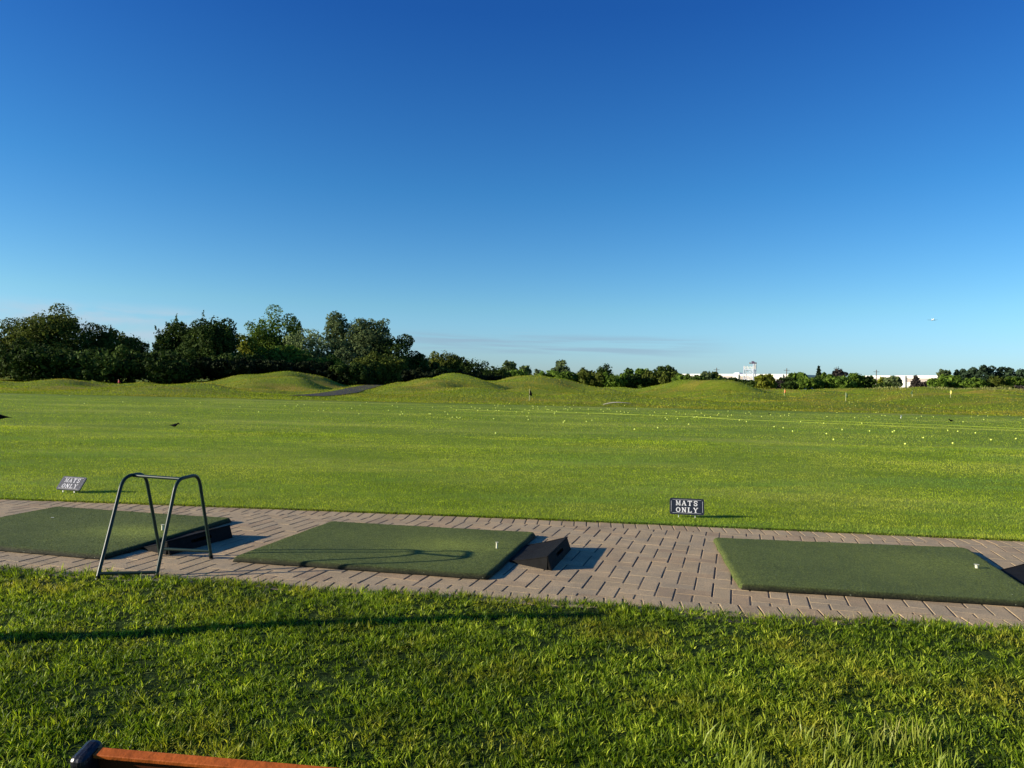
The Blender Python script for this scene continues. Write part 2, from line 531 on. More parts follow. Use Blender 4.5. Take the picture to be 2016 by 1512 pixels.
def inset(poly, d, dv=None):
    n = len(poly); res = []
    ax = (cos(PSI), sin(PSI))
    for i in range(n):
        p, q, r = poly[i - 1], poly[i], poly[(i + 1) % n]
        e1 = (q[0] - p[0], q[1] - p[1]); e2 = (r[0] - q[0], r[1] - q[1])
        l1 = math.hypot(*e1); l2 = math.hypot(*e2)
        if l1 < 1e-5 or l2 < 1e-5: return None
        n1 = (-e1[1] / l1, e1[0] / l1); n2 = (-e2[1] / l2, e2[0] / l2)
        det = n1[0] * n2[1] - n1[1] * n2[0]
        if abs(det) < .12: return None
        d1 = d if (dv is None or abs(n1[0] * ax[0] + n1[1] * ax[1]) > .7) else dv
        d2 = d if (dv is None or abs(n2[0] * ax[0] + n2[1] * ax[1]) > .7) else dv
        res.append((q[0] + (d1 * n2[1] - d2 * n1[1]) / det, q[1] + (n1[0] * d2 - n2[0] * d1) / det))
    a = 0
    for i in range(n):
        a += res[i - 1][0] * res[i][1] - res[i][0] * res[i - 1][1]
    return res if a / 2 > 2e-4 else None


def build_path():
    V = []; Fc = []; A = []

    def brick(poly):
        if len(poly) < 3: return
        # drop doubled points
        pp = []
        for p in poly:
            if not pp or math.hypot(p[0] - pp[-1][0], p[1] - pp[-1][1]) > .004: pp.append(p)
        if len(pp) > 2 and math.hypot(pp[0][0] - pp[-1][0], pp[0][1] - pp[-1][1]) < .004: pp.pop()
        if len(pp) < 3: return
        g = .0044 + random.random() * .0012; g2 = .0005 + random.random() * .0007
        lo = inset(pp, g, g2); hi = inset(pp, g + .0024, g2 + .0008)
        if lo is None or hi is None: return
        z = .0125 + random.uniform(-.0009, .0009); n = len(lo); b = len(V); r = random.random()
        tx, ty = random.uniform(-.006, .006), random.uniform(-.006, .006); cx, cy = lo[0]
        for p in lo: V.append((p[0], p[1], -.004))
        for p in lo: V.append((p[0], p[1], z - .0016))
        for p in hi: V.append((p[0], p[1], z + tx * (p[0] - cx) + ty * (p[1] - cy)))
        A.extend([r] * (3 * n))
        for k in range(n):
            k2 = (k + 1) % n
            Fc.append((b + k, b + k2, b + n + k2, b + n + k)); Fc.append((b + n + k, b + n + k2, b + 2 * n + k2, b + 2 * n + k))
        Fc.append(tuple(b + 2 * n + k for k in range(n)))

    c, s = cos(PSI), sin(PSI)

    def W(u, v): return (OX + c * u - s * v, OY + s * u + c * v)

    # border lines (field side), approximated by chords of the far edge
    bw = .211
    for i in range(-62, 62):
        for j in range(-26, 34):
            k = (i + j + 1) % 4
            if k == 0: rc = (i, j, i + 2, j + 1)
            elif k == 2: rc = (i, j, i + 1, j + 2)
            else: continue
            u0, v0, u1, v1 = [t * UNIT for t in rc]
            P = [W(u0, v0), W(u1, v0), W(u1, v1), W(u0, v1)]
            cx = sum(p[0] for p in P) / 4; cy = sum(p[1] for p in P) / 4
            if cx < -6.6 or cx > 5.2: continue
            yf = float(yfar(cx)); sl = math.atan(np.polyval(np.polyder(cf), cx)); yn = float(np.polyval(cn, cx)) + .06
            if cy > yf + .2 or cy < yn - .4: continue
            P = clip_poly(P, (cx, yf - bw / cos(sl)), (sin(sl), -cos(sl)))
            sn = math.atan(cn[0])
            if len(P) > 2: P = clip_poly(P, (cx, yn), (-sin(sn), cos(sn)))
            if len(P) > 2: brick(P)
    # far soldier course
    x = -6.6
    while x < 5.2:
        sl = math.atan(np.polyval(np.polyder(cf), x)); e = (cos(sl), sin(sl)); n = (-sin(sl), cos(sl))
        p = (x, float(yfar(x))); q = (p[0] - n[0] * bw, p[1] - n[1] * bw)
        w = UNIT * 1.0
        brick([q, (q[0] + e[0] * w, q[1] + e[1] * w), (p[0] + e[0] * w, p[1] + e[1] * w), p])
        x += w * e[0]
    sn = math.atan(cn[0]); e = (cos(sn), sin(sn)); n = (-sin(sn), cos(sn)); x = -6.6
    while x < 5.2:
        p = (x, float(np.polyval(cn, x)) + .06); q = (p[0] - n[0] * bw, p[1] - n[1] * bw)
        brick([q, (q[0] + e[0] * UNIT, q[1] + e[1] * UNIT), (p[0] + e[0] * UNIT, p[1] + e[1] * UNIT), p])
        x += UNIT * e[0]
    me = bpy.data.meshes.new('paving'); me.from_pydata(V, [], Fc); me.update()
    at = me.attributes.new('rnd', 'FLOAT', 'POINT'); at.data.foreach_set('value', np.array(A, np.float32))
    tag(link('paving', me, M_brick), kind='structure')
    # bedding under the pavers
    xs = np.linspace(-9, 7, 60); vv = []; ff = []
    for xx in xs:
        vv.append((xx, float(np.polyval(cn, xx)) - .25, .0098)); vv.append((xx, float(yfar(xx)) + .03, .0098))
    for i in range(len(xs) - 1): ff.append((2 * i, 2 * i + 2, 2 * i + 3, 2 * i + 1))
    me = bpy.data.meshes.new('paving_bed'); me.from_pydata(vv, [], ff); me.update()
    tag(link('paving_bed', me, M_joint), kind='structure')


TURFZ = .022
TURF_END = 40.6


def turf_z(y): return TURFZ * (1 - ss(20, 40, y)) + .004


def build_turf():
    ns = 160; ts = np.concatenate([[0, .0004, .001], np.linspace(0.003, 1, 90) ** 1.7])
    ts = np.unique(ts)
    s = np.linspace(-1, 1, ns); V = []; base_ = []
    xs = s * 11
    # crisp irregular cut edge of the turf
    edge = yfar(xs)
    for t in ts:
        X = xs * (1 - t) + s * 60 * t
        Y = (edge + .006 * np.sin(xs * 23) + .004 * np.sin(xs * 61)) * (1 - t) + (TURF_END + .25 * np.sin(s * 9)) * t
        Z = turf_z(Y) + .006 * np.sin(X * .9 + Y * .4) * np.sin(Y * .7) * ss(8, 14, Y)
        V.append(np.stack([X, Y, Z], -1))
    top = len(V)
    X0 = V[0].copy(); X0[:, 2] = -.02
    V = [X0] + V
    nr = len(V)
    V = np.concatenate(V)
    i, j = np.meshgrid(np.arange(nr - 1), np.arange(ns - 1), indexing='ij')
    q = np.stack([i * ns + j, i * ns + j + 1, (i + 1) * ns + j + 1, (i + 1) * ns + j], -1).reshape(-1, 4)
    mi = (i.reshape(-1) == 0).astype(int)
    me = mesh_np('range_turf', V, q, None, smooth=False, matidx=mi)
    tag(link('range_turf', me, [M_turf, M_soil]), kind='structure')


def surf(x, y):
    if y < TURF_END: return float(turf_z(y))
    return float(T(np.array(x), np.array(y)))


def hit(px, py, lift=0.0, dmin=4.0):
    """first point of the grass surface along the view ray of a picture point"""
    d = ray(px, py); o = Vector((0, 0, H)); t = dmin
    while t < 400:
        p = o + d * t
        if p.z - lift <= surf(p.x, p.y): break
        t += .1 if t < 60 else .2
    p = o + d * t
    p.z = surf(p.x, p.y) + lift
    return p


# ------------------------------------------------------------------ grass blades
def lawn_h(x, y):
    return .018 + .010 * np.sin(x * 1.7 + y * .8) * np.sin(y * 2.1 + .6) + .006 * np.sin(x * 5.1 + 1) * np.sin(y * 4.3)


def sn2(x, y, k, ph=0.0):
    a = np.sin(x * k + 1.3 * np.sin(y * k * .7 + ph) + ph) * np.sin(y * k * 1.1 + 1.7 * np.sin(x * k * .6 + 2 * ph))
    return a


def blades(name, X, Y, Z, h, w, lean, az, rnd, mat, seg=2, parent=None):
    """each blade: tapered strip that bends along az; az0 = facing"""
    n = len(X)
    fa = RNG.uniform(0, 2 * pi, n)
    px, py = np.cos(fa) * w * .5, np.sin(fa) * w * .5
    lx, ly = np.cos(az) * lean * h, np.sin(az) * lean * h
    up = h * np.sqrt(np.clip(1 - (lean * .8) ** 2, .15, 1))
    if seg == 1:
        V = np.stack([np.stack([X - px, Y - py, Z], -1), np.stack([X + px, Y + py, Z], -1), np.stack([X + lx, Y + ly, Z + up], -1)], 1).reshape(-1, 3)
        t = np.arange(n * 3).reshape(-1, 3)
        me = mesh_np(name, V, None, t, attrs={'rnd': np.repeat(rnd, 3)})
    else:
        m1 = .55
        V = np.stack([
            np.stack([X - px, Y - py, Z], -1), np.stack([X + px, Y + py, Z], -1),
            np.stack([X + px * .85 + lx * .35, Y + py * .85 + ly * .35, Z + up * m1], -1),
            np.stack([X - px * .85 + lx * .35, Y - py * .85 + ly * .35, Z + up * m1], -1),
            np.stack([X + lx, Y + ly, Z + up], -1)], 1).reshape(-1, 3)
        b = np.arange(n) * 5
        q = np.stack([b, b + 1, b + 2, b + 3], -1); t = np.stack([b + 3, b + 2, b + 4], -1)
        me = mesh_np(name, V, q, t, attrs={'rnd': np.repeat(rnd, 5)})
    return link(name, me, mat, parent)


def build_lawn():
    # soil / thatch sheet
    xs = np.linspace(-9, 7, 150); ts = np.linspace(0, 1, 70)
    V = []
    for t in ts:
        y = ynear(xs) * (1 - t) - 5 * t
        V.append(np.stack([xs, y, lawn_h(xs, y) - (0.0 if t > 0 else .014)], -1))
    V = np.concatenate([np.stack([xs, ynear(xs) + .002, np.full_like(xs, -.01)], -1)] + V)
    nr, ns = len(ts) + 1, len(xs)
    i, j = np.meshgrid(np.arange(nr - 1), np.arange(ns - 1), indexing='ij')
    q = np.stack([i * ns + j, (i + 1) * ns + j, (i + 1) * ns + j + 1, i * ns + j + 1], -1).reshape(-1, 4)
    tag(link('lawn', mesh_np('lawn', V, q[:, ::-1], smooth=True), M_lawnbase), kind='structure')
    # blades
    NT = 80000; PB = 7
    tY = RNG.uniform(1.5, 4.75, NT); tX = RNG.uniform(-1, 1, NT) * (.72 * tY + .75)
    keep = tY < ynear(tX) + .004
    tX, tY = tX[keep], tY[keep]
    tc = sn2(tX, tY, 9.5, .7) * .5 + sn2(tX, tY, 21, 2.1) * .35 + sn2(tX, tY, 4.1, 1.2) * .35
    keep = RNG.uniform(0, 1, len(tX)) < .66 + .34 * tc
    tX, tY, tc = tX[keep], tY[keep], tc[keep]
    nt_ = len(tX); ti = np.repeat(np.arange(nt_), PB); n = nt_ * PB
    tr = np.clip(.40 + .12 * sn2(tX, tY, 2.2, .5) + .14 * sn2(tX, tY, 12, 3.3) + RNG.normal(0, .17, nt_), 0, 1)
    th_ = np.clip(.0175 + .008 * tc + RNG.gamma(2.0, .0038, nt_), .010, .050) * (1 + .3 * np.exp(-((ynear(tX) - tY) / .12) ** 2))
    rad_ = RNG.uniform(0, .010, n); ang = RNG.uniform(0, 2 * pi, n)
    X = tX[ti] + np.cos(ang) * rad_; Y = tY[ti] + np.sin(ang) * rad_
    h = th_[ti] * RNG.uniform(.55, 1.3, n)
    lean = np.clip(RNG.normal(.78, .35, n), .05, 1.35)
    dirn = ang + RNG.normal(0, .6, n)
    w = RNG.uniform(.0026, .0050, n) * np.where(RNG.uniform(0, 1, n) < .12, 1.5, 1)
    rnd = np.clip(tr[ti] + RNG.normal(0, .2, n), 0, 1)
    Z = lawn_h(X, Y) - .004
    o = blades('lawn_grass', X, Y, Z, h, w, lean, dirn, rnd, M_blade_lawn)
    tag(o, 'long green lawn grass in the foreground in front of the brick paving', 'grass', kind='stuff')
    # coarse, taller yellow-green tuft at lower right
    Xs, Ys = [], []
    for _ in range(30):
        c = G(RNG.uniform(1400, 1900), RNG.uniform(1440, 1560), .03)
        k = int(RNG.integers(8, 22))
        Xs.append(c.x + RNG.normal(0, .03, k)); Ys.append(c.y + RNG.normal(0, .03, k))
    X = np.concatenate(Xs); Y = np.concatenate(Ys); n = len(X)
    o = blades('coarse_grass', X, Y, lawn_h(X, Y) - .003, RNG.uniform(.04, .10, n), RNG.uniform(.0035, .006, n), np.clip(RNG.normal(.5, .25, n), 0, 1.1),
               RNG.normal(.8, .8, n), RNG.uniform(.75, 1, n),
               blade_mat('coarse_blade_material', (.08, .14, .01), (.18, .26, .02), (.32, .38, .04), (.4, .36, .1), .45))
    tag(o, 'taller coarse yellow-green grass tufts at the bottom right of the lawn', 'grass', kind='stuff')
    # dry straw along the paving edge
    N = 2600
    X = RNG.uniform(-3.6, 3.2, N); Y = ynear(X) + RNG.normal(.0, .018, N)
    o = blades('dry_edge_grass', X, Y, np.full(N, .008), RNG.uniform(.015, .05, N), RNG.uniform(.0012, .0022, N), np.clip(RNG.normal(.7, .3, N), 0, 1.2),
               RNG.uniform(0, 2 * pi, N), RNG.uniform(.3, 1, N),
               blade_mat('straw_blade_material', (.30, .24, .12), (.42, .34, .18), (.5, .44, .24), (.5, .42, .22), .35))
    tag(o, 'dry straw-coloured grass blades along the near edge of the brick paving', 'grass', kind='stuff')


def build_turf_blades():
    # near tier to 13 m, far tier with larger tufts
    def field(N, y0, y1, pw):
        u = RNG.uniform(0, 1, N)
        if pw == 0: Y = y0 * (y1 / y0) ** u
        else: Y = (y0 ** pw + u * (y1 ** pw - y0 ** pw)) ** (1 / pw)
        return Y
    N1 = 430000
    Y = field(N1, 5.8, 16, -.25); X = RNG.uniform(-1, 1, N1) * (.72 * Y + .6)
    k = Y > yfar(X) - .004
    X1, Y1 = X[k], Y[k]
    N2 = 150000
    Y = field(N2, 15, 38, 0); X = RNG.uniform(-1, 1, N2) * (.72 * Y + .6)
    X = np.concatenate([X1, X]); Y = np.concatenate([Y1, Y]); n = len(X)
    sc = np.clip(Y / 8.0, .9, 3.4)
    cl = sn2(X, Y, 6, .4) * .5 + sn2(X, Y, 17, 1.4) * .5
    h = (.013 + .004 * cl + RNG.uniform(0, .008, n)) * np.clip(Y / 11, 1, 1.7)
    w = RNG.uniform(.0028, .0045, n) * sc
    lean = np.clip(RNG.normal(.5, .25, n), .0, 1.1)
    rnd = np.clip(.42 + .14 * sn2(X, Y, 1.1, .9) + .16 * sn2(X, Y, 9, .2) + RNG.normal(0, .30, n), 0, 1)
    o = blades('turf_grass', X, Y, turf_z(Y) - .002, h, w, lean, RNG.uniform(0, 2 * pi, n), rnd, M_blade_turf, seg=1)
    tag(o, 'short mown bright green grass of the driving range beyond the paving', 'grass', kind='stuff')
    N = 210000
    d = 41.2 * (125 / 41.2) ** RNG.uniform(0, 1, N); px = RNG.uniform(-150, 2170, N)
    X = (px - 1008) / F * d; Z = T(X, d); sc = (d / 41) ** .6
    rnd = np.clip(.45 + .2 * sn2(X, d, .35, .9) + RNG.normal(0, .26, N), 0, 1)
    o = blades('rough_grass', X, d, Z - .01, RNG.uniform(.03, .085, N) * sc, RNG.uniform(.03, .07, N) * sc, np.clip(RNG.normal(.5, .25, N), 0, 1.1), RNG.uniform(0, 2 * pi, N), rnd,
               blade_mat('rough_blade_material', (.07, .11, .005), (.21, .285, .012), (.44, .50, .04), (.40, .27, .05), .4, .10, .52, .7, .1), seg=1)
    tag(o, 'longer rough grass covering the mounds beyond the mown turf', 'grass', kind='stuff')
    # scruffy fringe on the cut edge
    N = 26000
    X = RNG.uniform(-5.6, 5.0, N); Y = yfar(X) + RNG.normal(.004, .010, N)
    o = blades('turf_edge_grass', X, Y, TURFZ - RNG.uniform(.0, .02, N), RNG.uniform(.008, .022, N), RNG.uniform(.002, .004, N), RNG.uniform(.3, 1.2, N),
               RNG.normal(-1.5, 1.0, N), RNG.uniform(0, .6, N), M_blade_turf)
    tag(o, 'scruffy grass fringe hanging over the far cut edge of the paving', 'grass', kind='stuff')


# ------------------------------------------------------------------ hitting mats
def golf_mat(c4, label, wear, rad=.03, cut=None):
    """c4: ground corners FL, FR, BR, BL (world xy)"""
    FL, FR, BR, BL = [Vector((p[0], p[1])) for p in c4]
    cen = (FL + FR + BR + BL) / 4
    n, m = 64, 52
    us = 1 - np.cos(np.linspace(0, pi, n)); vs = 1 - np.cos(np.linspace(0, pi, m))
    us, vs = us / 2, vs / 2
    U, Vv = np.meshgrid(us, vs, indexing='ij')
    W_ = (FR - FL).length; D_ = (BL - FL).length
    # superellipse style rounded corners: shift points near corners inward
    def P(u, v):
        return FL * ((1 - u) * (1 - v)) + FR * (u * (1 - v)) + BR * (u * v) + BL * ((1 - u) * v)
    X = np.zeros_like(U); Y = np.zeros_like(U); Z = np.zeros_like(U); Wr = np.zeros_like(U); Rm = np.zeros_like(U)
    hz = .027
    for i in range(n):
        for j in range(m):
            u, v = U[i, j], Vv[i, j]
            a, b = min(u, 1 - u) * W_, min(v, 1 - v) * D_
            rc = .05
            if cut and u > .5 and v > .5: rc = cut
            if a < rc and b < rc:
                dx, dy = rc - a, rc - b
                mx = max(dx, dy); l = math.hypot(dx, dy)
                k = mx / l if l > 0 else 1
                a2, b2 = rc - dx * k, rc - dy * k
                u = a2 / W_ if u < .5 else 1 - a2 / W_
                v = b2 / D_ if v < .5 else 1 - b2 / D_
                e = rc - mx
            else: e = min(a, b)
            p = P(u, v) - cen + Vector((.0025 * sin(v * 23 + u * 3), .0025 * sin(u * 27 + v * 2) + .0015 * sin(u * 61)))
            t = min(1, e / rad)
            z = hz * sqrt(max(0, 1 - (1 - t) ** 2))
            z += .003 * sin(u * 7 + v * 3) * min(1, e / .15) + .006 * (u * v) ** 6 * (1 if t > .5 else 0)
            X[i, j], Y[i, j], Z[i, j] = p.x, p.y, z + .006
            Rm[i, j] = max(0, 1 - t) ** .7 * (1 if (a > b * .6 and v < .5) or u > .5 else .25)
            g = math.exp(-(((u - wear[0]) / .22) ** 2 + ((v - wear[1]) / .16) ** 2))
            Wr[i, j] = g * wear[2]
    top = np.stack([X, Y, Z], -1).reshape(-1, 3)
    i, j = np.meshgrid(np.arange(n - 1), np.arange(m - 1), indexing='ij')
    q = np.stack([i * m + j, (i + 1) * m + j, (i + 1) * m + j + 1, i * m + j + 1], -1).reshape(-1, 4)
    root = empty('golf_mat', (cen.x, cen.y, .0125))
    tag(root, label, 'golf mat', 'green hitting mats on the brick paving')
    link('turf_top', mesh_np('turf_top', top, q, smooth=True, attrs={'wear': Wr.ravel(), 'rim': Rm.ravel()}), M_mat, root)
    # backing: thin rubber sheet under it
    mb = MB(); k = .985
    cs = [((p - cen) * k) for p in (FL, FR, BR, BL)]
    mb.add([(p.x, p.y, .0005) for p in cs] + [(p.x, p.y, .0075) for p in cs], [(3, 2, 1, 0), (4, 5, 6, 7), (0, 1, 5, 4), (1, 2, 6, 5), (2, 3, 7, 6), (3, 0, 4, 7)])
    mb.build('rubber_backing', M_rubber, root)
    # short pile standing on surface
    N = 30000
    iu = RNG.uniform(0, 1, N); iv = RNG.uniform(0, 1, N)
    # more on rims
    iu[:9000] = np.clip(RNG.beta(.5, .5, 9000), 0, 1); iv[9000:18000] = RNG.beta(.5, .5, 9000)
    fi = np.interp(iu, us, np.arange(n)); fj = np.interp(iv, vs, np.arange(m))
    i0 = np.clip(fi.astype(int), 0, n - 2); j0 = np.clip(fj.astype(int), 0, m - 2); di = fi - i0; dj = fj - j0
    def smp(A): return A[i0, j0] * (1 - di) * (1 - dj) + A[i0 + 1, j0] * di * (1 - dj) + A[i0, j0 + 1] * (1 - di) * dj + A[i0 + 1, j0 + 1] * di * dj
    px, py, pz, wr, rm = smp(X), smp(Y), smp(Z), smp(Wr), smp(Rm)
    pk = RNG.uniform(0, 1, N) > rm * .85; px, py, pz, wr, rm = px[pk], py[pk], pz[pk], wr[pk], rm[pk]; N = len(px)
    o = blades('pile', px, py, pz - .001, RNG.uniform(.003, .007, N), RNG.uniform(.002, .0032, N), RNG.uniform(0, .9, N), RNG.uniform(0, 2 * pi, N),
               np.clip(.35 + .5 * wr - .9 * rm + RNG.normal(0, .3, N) * (1 - .7 * rm), 0, 1), M_pile, seg=1, parent=root)
    return root, cen


M_pile = blade_mat('mat_pile_material', (.050, .072, .020), (.095, .122, .030), (.19, .22, .05), (.22, .25, .07), .2, 2.0, .75, rough=.7, spec=.2)


def tee(px, py, label, h=.05, r=.009, lean=0.0):
    p = G(px, py, .040)
    mb = MB()
    mb.tube([(0, 0, 0), (lean * .4, 0, h * .5), (lean, 0, h * .93)], r, 12)
    mb.tube([(lean, 0, h * .90), (lean, 0, h)], r * 1.15, 12, r2=r * 1.7)
    mb.tube([(0, 0, -.006), (0, 0, .003)], r * 1.5, 12)
    o = mb.build('rubber_tee', M_tee, None, (p.x, p.y, .040))
    tag(o, label, 'golf tee', 'rubber tees in the hitting mats')
    return o


def tray(A, B, E_, F_, label, hz=.088):
    """wedge-shaped rubber tray: low edge A(front)-B(back) at the mat, high end E(front)-F(back)"""
    A, B, E_, F_ = [Vector((p[0], p[1], 0)) for p in (A, B, E_, F_)]
    cen = (A + B + E_ + F_) / 4
    root = empty('ball_tray', (cen.x, cen.y, .0125))
    tag(root, label, 'ball tray', 'black rubber trays beside the mats')
    A, B, E_, F_ = [p - cen for p in (A, B, E_, F_)]
    # top sheet (gently dished), front, back and end wall as one moulded shell
    ns = 14
    back = (A - E_).normalized() * .035
    V = []; 
    for i in range(ns + 1):
        t = i / ns
        a = A.lerp(E_ + back, t); b = B.lerp(F_ + back, t)
        prof = .012 + (hz - .012) * (t ** 1.15)
        sag = -.012 * sin(pi * t)
        for k in range(9):
            s = k / 8
            p = a.lerp(b, s)
            p.z = prof + sag * sin(pi * s) * 1.0
            if k in (0, 8): p.z -= .004
            V.append(p)
    fs = [(i * 9 + k, (i + 1) * 9 + k, (i + 1) * 9 + k + 1, i * 9 + k + 1) for i in range(ns) for k in range(8)]
    mb = MB(); mb.add(V, fs, 0, True)
    # skirts
    def skirt(idx, out):
        vv = []; 
        for q in idx: vv.append(V[q]); 
        low = [Vector((p.x, p.y, 0)) + out * (p.z * .12) for p in vv]
        n = len(vv)
        return vv + low, [(i, n + i, n + i + 1, i + 1) for i in range(n - 1)]
    o1 = (E_ - F_).normalized()
    v, f = skirt([i * 9 for i in range(ns + 1)], o1); mb.add(v, f)
    v, f = skirt([i * 9 + 8 for i in range(ns + 1)], -o1); mb.add(v, [tuple(reversed(t)) for t in f])
    v, f = skirt([k for k in range(9)], (A - E_).normalized()); mb.add(v, [tuple(reversed(t)) for t in f])
    for kk, q in ((ns * 9, E_), (ns * 9 + 8, F_)):
        tp = V[kk]; lw = Vector((tp.x, tp.y, 0)); mb.add([tp, lw, Vector((q.x, q.y, 0))], [(0, 1, 2)])
    mb.build('shell', M_rubber, root)
    # end wall with raised rim and hand hole
    top1, top2 = V[ns * 9], V[ns * 9 + 8]
    mb = MB()
    e1, e2 = Vector((E_.x, E_.y, 0)), Vector((F_.x, F_.y, 0))
    thick = (A - E_).normalized() * .008
    def Q(s, t): return e1.lerp(e2, s).lerp(top1.lerp(top2, s), t)
    S = [0, .34, .66, 1]; Tt = [0, .42, .68, 1]
    for i in range(3):
        for j in range(3):
            if i == 1 and j == 1: continue
            p = [Q(S[i], Tt[j]), Q(S[i + 1], Tt[j]), Q(S[i + 1], Tt[j + 1]), Q(S[i], Tt[j + 1])]
            q = [x + thick for x in p]
            mb.add(p + q, [(0, 1, 2, 3), (7, 6, 5, 4), (0, 4, 5, 1), (1, 5, 6, 2), (2, 6, 7, 3), (3, 7, 4, 0)])
    mb.build('end_wall', M_rubber, root)
    mb = MB(); mb.tube([top1 + Vector((0, 0, .001)), top2 + Vector((0, 0, .001))], .0055, 8)
    mb.tube([V[i * 9] + Vector((0, 0, .001)) for i in range(0, ns + 1)], .0035, 6)
    mb.tube([V[i * 9 + 8] + Vector((0, 0, .001)) for i in range(0, ns + 1)], .0035, 6)
    mb.build('rim', M_rubber, root)
    return root


def build_mats():
    z = .04
    g = lambda px, py, z=z: G(px, py, z)[:2]
    m2 = [g(453, 1098), g(963, 1134), g(1057, 1049), g(651, 1026)]
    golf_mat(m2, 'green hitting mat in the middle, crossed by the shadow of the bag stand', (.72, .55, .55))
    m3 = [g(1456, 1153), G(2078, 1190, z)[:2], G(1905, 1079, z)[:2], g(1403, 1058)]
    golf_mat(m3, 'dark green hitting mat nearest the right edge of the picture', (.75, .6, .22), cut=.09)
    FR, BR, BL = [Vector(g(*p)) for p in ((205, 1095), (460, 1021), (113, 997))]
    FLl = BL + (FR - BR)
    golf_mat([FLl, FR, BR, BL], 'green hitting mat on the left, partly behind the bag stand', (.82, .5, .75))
    tee(978, 1082, 'thin pale rubber tee standing in the middle hitting mat', .052, .0065)
    tee(1923, 1121, 'short thick white rubber tee in the right-hand hitting mat', .033, .010, -.002)
    tee(320, 1046, 'pale rubber tee in the left hitting mat, seen between the stand legs', .05, .008)
    c, s = cos(PSI), sin(PSI)
    Wd = lambda u, v: (OX + c * u - s * v, OY + s * u + c * v)
    tray(Wd(-1.10, -.19), Wd(-1.13, .30), Wd(-.785, -.30), Wd(-.80, .335), 'black rubber ball tray beside the middle mat, casting a broad shadow')
    tray(Wd(-3.55, -.80), Wd(-3.60, -.28), Wd(-3.24, -.87), Wd(-3.23, -.255), 'black rubber ball tray behind the legs of the bag stand')
    tray(Wd(2.055, .40), Wd(2.03, .83), Wd(2.37, .30), Wd(2.34, .93), 'black rubber ball tray cut by the right edge of the picture')
    for px, py, a, l, lab in ((1985, 1172, -.5, .045, 'broken white tee at the right front corner of the right-hand mat'),
                              (1505, 1103, -.3, .03, 'small broken white tee lying near the left side of the right-hand mat'),
                              (1467, 1126, -.15, .022, 'tiny white tee splinter near the front left of the right-hand mat'),
                              (628, 1072, .2, .02, 'white tee splinter on the middle mat above the stand shadow'),
                              (103, 1020, .1, .022, 'white tee splinter on the left mat below its back left corner')):
        p = G(px, py, .040); mb = MB()
        d = Vector((cos(a), sin(a), 0))
        mb.tube([-d * l / 2, d * l * .3, d * l / 2], .0016, 6, r2=.003)
        tag(mb.build('broken_tee', M_white, None, (p.x, p.y, .044)), lab, 'broken tee', 'broken tees on the mats')


# ------------------------------------------------------------------ bag stand
def build_stand():
    FL, FR, BR, BL = Vector((-2.371, 4.235, .012)), Vector((-2.062, 4.30, .012)), Vector((-1.939, 4.79, .014)), Vector((-2.288, 4.827, .014))
    hz = .572
    LF, LB, RF, RB = G(243, 938, hz), G(286, 931, hz), G(348, 944, hz), G(391, 934, hz)
    c = (FL + FR + BR + BL) / 4; c.z = 0.0
    root = empty('bag_stand', c)
    tag(root, 'dark green tubular steel bag stand on the near edge of the paving', 'bag stand')
    r = .0105
    for a, b, cc, d in ((FL, LF, LB, BL), (FR, RF, RB, BR)):
        mb = MB(); mb.tube([p - c for p in rounded([a, b, cc, d], .075, 8)], r, 12)
        fr = mb.build('side_frame', M_stand, root)
        for q in (a, d):
            up = ((b - a) if q is a else (cc - d)).normalized()
            mb = MB(); mb.tube([q - c - Vector((0, 0, .008)), q - c + up * .02], r * 1.18, 12); mb.build('foot_cap', M_rubber, fr)
    mb = MB(); a = LF.lerp(LB, .45); b = RF.lerp(RB, .22)
    mb.tube([a - c + Vector((0, 0, -.004)), b - c + Vector((0, 0, -.004))], r, 12); mb.build('top_rail', M_stand, root)
    for A_, B_, C_, D_, t in ((FL, LF, FR, RF, .055), (BL, LB, BR, RB, .085)):
        p = A_.lerp(B_, t) - c; q = C_.lerp(D_, t) - c
        mb = MB(); mb.tube([p, q], r * .95, 12); mb.build('lower_bar', M_stand, root)


